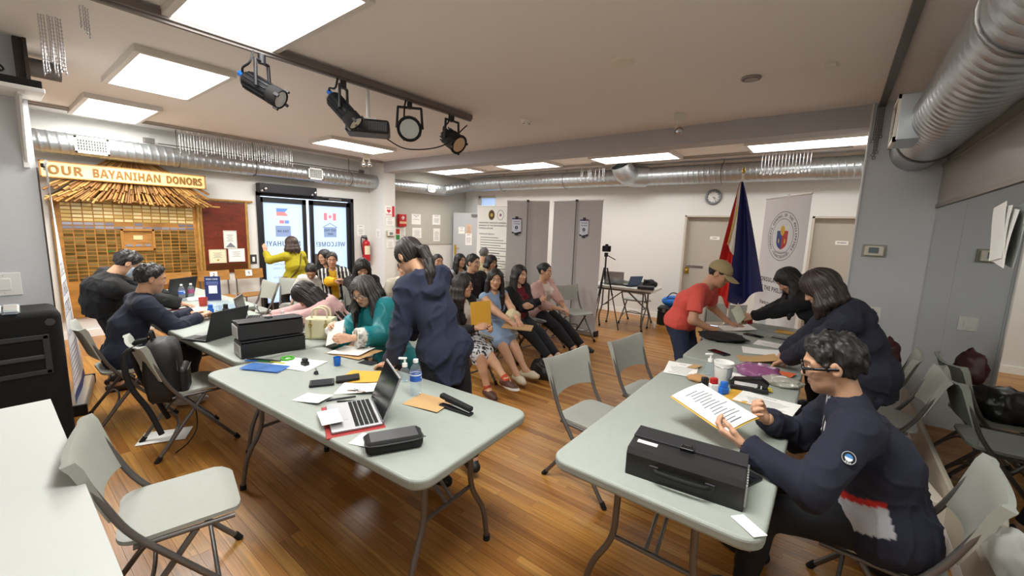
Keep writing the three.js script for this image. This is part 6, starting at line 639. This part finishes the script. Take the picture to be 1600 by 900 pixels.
person({ label: 'man in red t-shirt and khaki cap leaning on the table with both hands', x: -1.12, z: -4.22, yaw: 82, hip: 0.8, s: 0.94, f: 1.12, sex: 'm', hc: [-0.81, 1.3, -4.2], face: 88, nod: 26, skin: 'b', hair: { c: BLK, t: 0.008, cut: -0.03 }, cap: 0x9b8a63, bulge: 0.05, RH: { p: [-0.77, 0.785, -4.08], n: [0, -1, 0], d: [1, -0.1, 0.1], curl: 0.06 }, LH: { p: [-0.76, 0.785, -4.62], n: [0, -1, 0], d: [1, -0.1, 0], curl: 0.06 }, LF: [-1.2, 0, -4.34], RF: [-1.16, 0, -4.08], top: { c: 0xd6564c, sleeve: 0.36, cuff: 0.016, e: 0.016, folds: 0.007, hem: -0.04, scoopY: 0.04 }, bottom: { c: 0x232d44, folds: 0.007, e: 0.014 }, shoe: { c: 0x2a2a2e } });
person({ label: 'woman in navy hoodie with a ponytail bending over the left table', x: -1.86, z: -1.74, yaw: -100, hip: 0.9, s: 0.95, f: 0.9, sw: 0.8, hc: [-2.1, 1.455, -1.66], face: -92, nod: 40, hair: { c: 0x17110f, t: 0.018, pony: [[0, 0.0, -0.11], [0.0, -0.05, -0.15], [0.01, -0.14, -0.16], [0.03, -0.22, -0.14], [0.05, -0.3, -0.1]], bun: [0, 0.0, -0.1], cut: -0.06, fringe: 0.12, cell: 0.0048 }, LH: { p: [-2.11, 0.79, -1.52], n: [0, -1, 0], d: [-1, -0.2, 0.2], curl: 0.2, pole: [0.25, -1, -0.4] }, RH: { p: [-2.25, 0.86, -1.74], curl: 0.3, pole: [-0.2, -1, -0.4] }, LF: [-1.78, 0, -1.66], RF: [-1.74, 0, -1.9], top: { c: 0x242a40, hood: 1, e: 0.018, folds: 0.014, hem: -0.22, skirted: 1, cell: 0.0105, freq: 8 }, bottom: { c: 0x101016 }, shoe: { c: 0x121216 } });
person({ label: 'woman in teal blouse with grey-streaked hair and glasses sorting papers', x: -2.75, z: -2.04, yaw: 14, hip: 0.53, s: 0.92, f: 1.15, hc: [-2.87, 1.13, -1.82], face: 22, nod: 26, skin: 'c', hair: { c: 0x1b1513, len: 0.26, t: 0.018, grey: 0.28, cell: 0.005, at: [-150, -120, -95, 180, 150, 120, 95, 70, -70], fringe: 0.114, fw: 0.06 }, glasses: {}, RH: { p: [-2.93, 0.86, -1.6], n: [1, -0.2, 0.2], curl: 0.6 }, LH: { p: [-2.66, 0.84, -1.58], n: [-1, -0.2, 0.2], curl: 0.6 }, LF: [-2.6, 0, -1.75], RF: [-2.85, 0, -1.72], top: { c: 0x0e7a82, satin: 1, e: 0.024, folds: 0.009, cuff: 0.022, hem: -0.08, sleeve: 0.93, scoopY: 0.05, col: (q, tc, p, J) => { for (const a of ['L', 'R']) { const w = J.A[a].w; if (Math.hypot(p[0] - w[0], p[1] - w[1], p[2] - w[2]) < 0.115) return noise3(p[0] * 60, p[1] * 60, p[2] * 60) > -0.1 ? lin(0xd6d4cc) : lin(0x7f837c); } return tc; } }, bottom: { c: 0x1a1c22 }, shoe: { c: 0x222226 } });
solo('held_sheet', sheet(0.21, 0.16, (x) => 0.012 * Math.cos(x * 8), 8, 6), M.paper, 'white sheets held upright by the woman in teal', 'paper', [-2.79, 0.86, -1.54], [1.15, 0.35, 0.1]);
person({ label: 'woman in pink hoodie bending low to write at the middle table', x: -3.5, z: -2.06, yaw: -38, hip: 0.53, s: 0.9, hc: [-3.68, 1.0, -1.76], face: -45, nod: 55, hair: { c: 0x140d0b, len: 0.36, t: 0.022, stiff: 0.75, w: 0.036 }, RH: { p: [-3.98, 0.78, -1.5], n: [0, -1, 0], curl: 0.6 }, LH: { p: [-3.8, 0.78, -1.42], n: [0, -1, 0], curl: 0.4 }, LF: [-3.4, 0, -1.8], RF: [-3.65, 0, -1.8], top: { c: 0xc9a2a0, hood: 1, e: 0.026, folds: 0.006, hem: -0.2, }, bottom: { c: 0x30323c }, shoe: { c: 0xcccccc } });
person({ label: 'man in navy jacket seated at the left table writing, face in profile', x: -4.5, z: -0.66, yaw: 178, hip: 0.53, s: 0.98, f: 1.1, sex: 'm', hc: [-4.5, 1.135, -0.87], face: 176, nod: 12, skin: 'b', stubble: 1, hair: { c: 0x0b0a0a, t: 0.02, rough: 0.008, cut: -0.006, cell: 0.0045, fringe: 0.134 }, RH: { p: [-4.4, 0.785, -1.16], n: [0.2, -1, 0], curl: 0.6 }, LH: { p: [-4.58, 0.785, -1.16], n: [0, -1, 0], curl: 0.3 }, RF: [-4.42, 0, -1.0], LF: [-4.66, 0, -0.98], top: { c: 0x161b2e, collar: 1, e: 0.022, folds: 0.009, hem: -0.1, col: opened(0, 0x1d2f73, 0.03) }, bottom: { c: 0x14161e }, shoe: { c: 0xb4b0a8, sole: 0xe0ded8 } });
person({ label: 'man in black jacket and face mask bending over the farthest left table', x: -5.36, z: -0.66, yaw: 186, hip: 0.86, s: 0.97, f: 0.95, sex: 'm', hc: [-5.3, 1.2, -0.86], face: 180, nod: 34, skin: 'a', mask: 1, hair: { c: 0x0b0a0a, t: 0.018, rough: 0.007, cell: 0.005, fringe: 0.134 }, bulge: 0.05, RH: { p: [-5.14, 0.79, -1.22], n: [0, -1, 0], curl: 0.3 }, LH: { p: [-5.5, 0.79, -1.25], n: [0, -1, 0], curl: 0.3 }, RF: [-5.24, 0, -0.68], LF: [-5.46, 0, -0.7], top: { c: 0x111113, collar: 1, e: 0.028, folds: 0.01, hem: -0.14, skirted: 1 }, bottom: { c: 0x141418 }, shoe: { c: 0x2a2320, low: 1 } });
person({ label: 'woman in mustard yellow top seen from behind at the glass doors', x: -7.0, z: -3.18, yaw: -92, hip: 0.72, s: 0.86, f: 1.15, hc: [-7.02, 1.28, -3.15], face: -75, nod: 8, hair: { c: 0x2c1e17, len: 0.1, t: 0.02 }, LH: { p: [-7.3, 1.14, -2.86], n: [-1, 0, 0], d: [-0.2, 1, 0], curl: 0.1 }, RH: { p: [-7.3, 0.85, -3.4], curl: 0.3 }, LF: [-7.0, 0, -3.08], RF: [-7.0, 0, -3.3], top: { c: 0xa79a17, e: 0.018, folds: 0.006, hem: -0.04, sleeve: 0.96 }, bottom: { c: 0x111114 }, shoe: { c: 0x222222 }, more: (t, J) => { part('bag_strap', tube([add(add(J.neck, J.Lf, -0.09), J.Fw, -0.06), add(add(J.waist, J.Lf, 0.0), J.Fw, -0.115), add(add(J.H, J.Lf, 0.14), J.Fw, -0.09)], 0.009, 20, 6), std(0x4a2f22, 0.6), t); part('shoulder_bag', rbox(0.16, 0.12, 0.05, 0.015, J.H[0] + 0.16, J.H[1] - 0.02, J.H[2] - 0.06), std(0x6a4a34, 0.6), t); } });
person({ label: 'woman in black and white striped blouse over yellow sleeves holding a phone', x: -5.86, z: -3.26, yaw: 62, hip: 0.53, s: 0.92, f: 1.2, hc: [-5.78, 1.11, -3.16], face: 62, nod: 6, skin: 'b', hair: { c: 0x120c0a, t: 0.012, bun: [0, 0.03, -0.11], cut: -0.05 }, RH: { p: [-5.42, 0.84, -3.02], n: [0, 0, -1], curl: 0.5 }, LH: { p: [-5.36, 0.82, -3.18], curl: 0.5 }, RF: [-5.45, 0, -2.95], LF: [-5.38, 0, -3.15], top: { c: 0x1c1a20, e: 0.022, folds: 0.006, scoopY: 0.06, cell: 0.01, col: (q, tc, p, J) => { for (const a of ['L', 'R']) { const w = J.A[a].w, e = J.A[a].el; if (Math.min(Math.hypot(p[0] - w[0], p[1] - w[1], p[2] - w[2]), Math.hypot(p[0] - (w[0] + e[0]) / 2, p[1] - (w[1] + e[1]) / 2, p[2] - (w[2] + e[2]) / 2)) < 0.12) return lin(0xd0a010); } if (q[2] > 0.04 && Math.abs(q[0]) < 0.05) return lin(0xc89a1c); return ((q[0] / 0.05 % 1) + 1) % 1 < 0.28 ? lin(0xd8d4cc) : tc; } }, bottom: { c: 0x141418 }, shoe: { c: 0x222226 } });
phone('dark phone held by the woman in stripes', -5.36, -3.05, 40, 0.86);
person({ label: 'boy in white shirt with his head bowed beside the striped blouse', x: -6.1, z: -2.98, yaw: 60, hip: 0.52, s: 0.74, sex: 'm', hs: 0.92, hc: [-5.95, 0.94, -2.93], face: 60, nod: 42, hair: { c: BLK, t: 0.018, fringe: 0.1 }, LF: [-5.7, 0, -2.85], RF: [-5.75, 0, -2.7], top: { c: 0xd5d1ca, sleeve: 0.5, folds: 0.005 }, bottom: { c: 0x2c3038 }, shoe: { c: 0x333333 } });
person({ label: 'dark-haired person in black behind the striped blouse', x: -6.5, z: -3.48, yaw: 70, hip: 0.53, s: 0.92, hc: [-6.42, 1.1, -3.38], face: 20, nod: 10, hair: { c: BLK, len: 0.12, t: 0.016 }, LF: [-6.05, 0, -3.4], RF: [-6.05, 0, -3.2], top: { c: 0x15151a }, bottom: { c: 0x15151a }, shoe: { c: 0x222222 } });
person({ label: 'woman in black with long dark hair looking down behind the woman in teal', x: -4.74, z: -3.0, yaw: 62, hip: 0.53, s: 0.92, hc: [-4.62, 1.1, -2.92], face: 66, nod: 28, hair: { c: BLK, len: 0.2, t: 0.018, fringe: 0.095 }, RH: { p: [-4.3, 0.8, -2.72], curl: 0.5 }, LH: { p: [-4.28, 0.78, -2.88], curl: 0.5 }, RF: [-4.3, 0, -2.7], LF: [-4.26, 0, -2.9], top: { c: 0x121216, e: 0.022, folds: 0.007 }, bottom: { c: 0x16161c }, shoe: { c: 0x222226 } });
person({ label: 'person in cream jacket sitting behind the hoodie woman', x: -4.4, z: -3.4, yaw: 66, hip: 0.53, s: 0.95, f: 1.15, hc: [-4.3, 1.1, -3.31], face: 66, nod: 10, hair: { c: BLK, t: 0.014 }, LF: [-3.95, 0, -3.3], RF: [-4.0, 0, -3.1], top: { c: 0xcdc6b4, e: 0.026, folds: 0.008, collar: 0.8 }, bottom: { c: 0x3a3c44 }, shoe: { c: 0x333333 } });
person({ label: 'dark-haired visitor in grey half hidden behind the hoodie head', x: -5.98, z: -5.0, yaw: 72, hip: 0.53, s: 0.93, hc: [-5.88, 1.1, -4.9], face: 70, hair: { c: BLK, t: 0.016 }, top: { c: 0x3a3c44 }, bottom: { c: 0x202028 }, shoe: { c: 0x222226 }, LF: [-5.5, 0, -4.95], RF: [-5.55, 0, -4.75] });
person({ label: 'short-haired man in dark clothes seen above the hoodie shoulder', x: -5.02, z: -4.55, yaw: 72, hip: 0.53, s: 0.95, sex: 'm', hc: [-4.92, 1.09, -4.44], face: 74, hair: { c: BLK, t: 0.012 }, top: { c: 0x2b2d36 }, bottom: { c: 0x202028 }, shoe: { c: 0x222226 }, LF: [-4.55, 0, -4.5], RF: [-4.6, 0, -4.3] });
const seat1 = (z) => ({});
person({ label: 'girl with glasses, black cardigan and patterned skirt, legs crossed, yellow envelope', x: -2.98, z: -3.06, yaw: 84, hip: 0.52, s: 0.88, hc: [-2.92, 1.06, -2.98], face: 118, nod: 0, skin: 'a', hair: { c: 0x181210, len: 0.17, t: 0.018, fringe: 0.115 }, glasses: {}, RH: { p: [-2.62, 0.7, -2.86], n: [0, -0.2, -1], curl: 0.5 }, LH: { p: [-2.58, 0.7, -3.0], n: [0, -0.2, 1], curl: 0.5 }, RF: [-2.53, 0, -2.95], LF: [-2.32, 0.14, -2.98], LK: [-2.45, 0.75, -3.0], LD: [0.25, -0.35, 1], top: { c: 0x131318, e: 0.014, folds: 0.006, col: opened(0, 0xd8d4ce, 0.05) }, bottom: { c: 0xdcdce2, skirt: 1, len: 0.47, drop: 0.1, e: 0.016, col: (p, c) => noise3(p[0] * 55, p[1] * 55, p[2] * 55) > 0.05 ? lin(0x15161f) : c }, shoe: { c: 0x4a2a1c, sole: 0xe0ded8 }, more: (t, J) => { for (const q of ['L', 'R']) part('sock', blob([{ a: add(J.G[q].an, [0, 0.0, 0]), b: mid(J.G[q].an, J.G[q].kn, 0.14), ra: 0.038, rb: 0.038, flat: true }], { cell: 0.008, k: 0.006, color: () => lin(0xb0452a) }), clothMat, t); } });
solo('held_envelope', rbox(0.2, 0.26, 0.006, 0.002), M.manila, 'yellow envelope held upright by the girl with glasses', 'envelope', [-2.6, 0.83, -2.9], [0.1, 1.0, 0]);
person({ label: 'girl in sleeveless pale blue dress smiling toward the camera', x: -3.08, z: -3.66, yaw: 80, hip: 0.52, s: 0.9, f: 0.92, hc: [-3.02, 1.07, -3.6], face: 48, nod: 4, tilt: -4, skin: 'a', hair: { c: 0x0f0b0b, len: 0.3, t: 0.016, at: [-160, -130, -105, 180, 150, 125, 100, 78, -82], fringe: 0.122, part: 0.006 }, RH: { p: [-2.66, 0.66, -3.44], n: [0, -1, 0], curl: 0.5 }, LH: { p: [-2.63, 0.66, -3.55], n: [0, -1, 0], curl: 0.5 }, RF: [-2.42, 0, -3.35], LF: [-2.36, 0, -3.45], LD: [0.5, 0, 1], top: { c: 0x8ba1bf, sleeve: 0, e: 0.008, folds: 0.003, scoopY: 0.03 }, bottom: { c: 0x8ba1bf, skirt: 1, len: 0.4, e: 0.016, folds: 0.003 }, shoe: { c: 0xc9bfa8, low: 1 } });
crumple('cream_pouch', 'cream jacket bundle on the lap of the girl in blue', -2.76, -3.62, [0.09, 0.1, 0.08], std(0xd0c3a0, 0.8), 51, 0.6); solo('lap_folder', rbox(0.32, 0.014, 0.23, 0.003), M.kraft, 'brown folder on the lap of the girl in blue', 'folder', [-2.6, 0.607, -3.5], [0, 0.5, -0.05]);
person({ label: 'woman in black cardigan over red with long hair and crossed arms', x: -3.14, z: -4.18, yaw: 82, hip: 0.52, s: 0.92, f: 1.05, hc: [-3.06, 1.085, -4.12], face: 84, nod: 2, skin: 'c', hair: { c: BLK, len: 0.36, t: 0.018, fringe: 0.122, part: -0.006 }, RH: { p: [-2.8, 0.78, -4.24], n: [-1, 0, 0], d: [0.1, 0.1, -1], curl: 0.5 }, LH: { p: [-2.78, 0.74, -4.0], n: [-1, 0, 0], d: [0.1, 0.1, 1], curl: 0.5 }, RF: [-2.32, 0, -3.98], LF: [-2.3, 0, -4.12], top: { c: 0x121215, e: 0.018, folds: 0.006, hem: -0.08, col: opened(0, 0x6a1422, 0.06) }, bottom: { c: 0x1a1b20 }, shoe: { c: 0x1a1a1e } });
person({ label: 'woman in pale pink cardigan with tied hair at the end of the front row', x: -3.16, z: -4.78, yaw: 82, hip: 0.53, s: 0.93, f: 1.15, hc: [-3.06, 1.09, -4.7], face: 96, nod: 2, skin: 'a', hair: { c: BLK, t: 0.01, bun: [0, 0.05, -0.1], cut: -0.045, fringe: 0.125 }, RH: { p: [-2.74, 0.635, -4.58], n: [0, -1, 0], curl: 0.3 }, LH: { p: [-2.7, 0.635, -4.66], n: [0, -1, 0], curl: 0.3 }, RF: [-2.4, 0, -4.6], LF: [-2.38, 0, -4.8], top: { c: 0xc79f98, sleeve: 0.8, e: 0.018, folds: 0.006, hem: -0.06, scoopY: 0.05, col: opened(0, 0xd8cdc4, 0.06) }, bottom: { c: 0x121216, e: 0.016 }, shoe: { c: 0x161618 } });
person({ label: 'man in black jacket over dark checked shirt in the second row', x: -3.98, z: -4.2, yaw: 76, hip: 0.53, s: 1.0, f: 1.1, sex: 'm', hc: [-3.87, 1.165, -4.14], face: 98, skin: 'a', hair: { c: BLK, t: 0.017, rough: 0.006, cell: 0.005 }, LF: [-3.5, 0, -4.2], RF: [-3.55, 0, -4.0], top: { c: 0x14141a, e: 0.024, folds: 0.007, collar: 0.9, col: opened(0, 0x241820, 0.07) }, bottom: { c: 0x1c1e26 }, shoe: { c: 0x222226 } });
person({ label: 'long-haired woman half hidden behind the man in the second row', x: -4.98, z: -5.02, yaw: 78, hip: 0.53, s: 0.93, hc: [-4.9, 1.09, -4.92], face: 88, hair: { c: BLK, len: 0.22, t: 0.014 }, LF: [-4.5, 0, -5.0], RF: [-4.55, 0, -4.8], top: { c: 0xb9bcc4 }, bottom: { c: 0x202028 }, shoe: { c: 0x222226 } });
person({ label: 'short-haired woman in cream top behind the girl in pale blue', x: -4.44, z: -5.16, yaw: 78, hip: 0.53, s: 0.94, f: 1.15, hc: [-4.34, 1.095, -5.06], face: 84, nod: 6, skin: 'b', hair: { c: BLK, t: 0.02, len: 0.04, fringe: 0.105 }, LF: [-4.0, 0, -5.1], RF: [-4.0, 0, -4.9], top: { c: 0xc4bba6 }, bottom: { c: 0x202028 }, shoe: { c: 0x222226 } });
person({ label: 'grey-haired person in cream jacket facing away by the text banner', x: -5.25, z: -5.7, yaw: 195, hip: 0.55, s: 0.93, f: 1.1, sex: 'm', hc: [-5.1, 1.16, -5.74], face: 200, nod: 10, hair: { c: 0x2a2724, t: 0.014, grey: 0.7 }, LF: [-5.3, 0, -6.0], RF: [-5.1, 0, -6.0], top: { c: 0xcabf98, e: 0.02, collar: 0.7 }, bottom: { c: 0x26262c }, shoe: { c: 0x222226 } });
console.log('people ms', Date.now() - P0);
renderer.render(scene, camera);
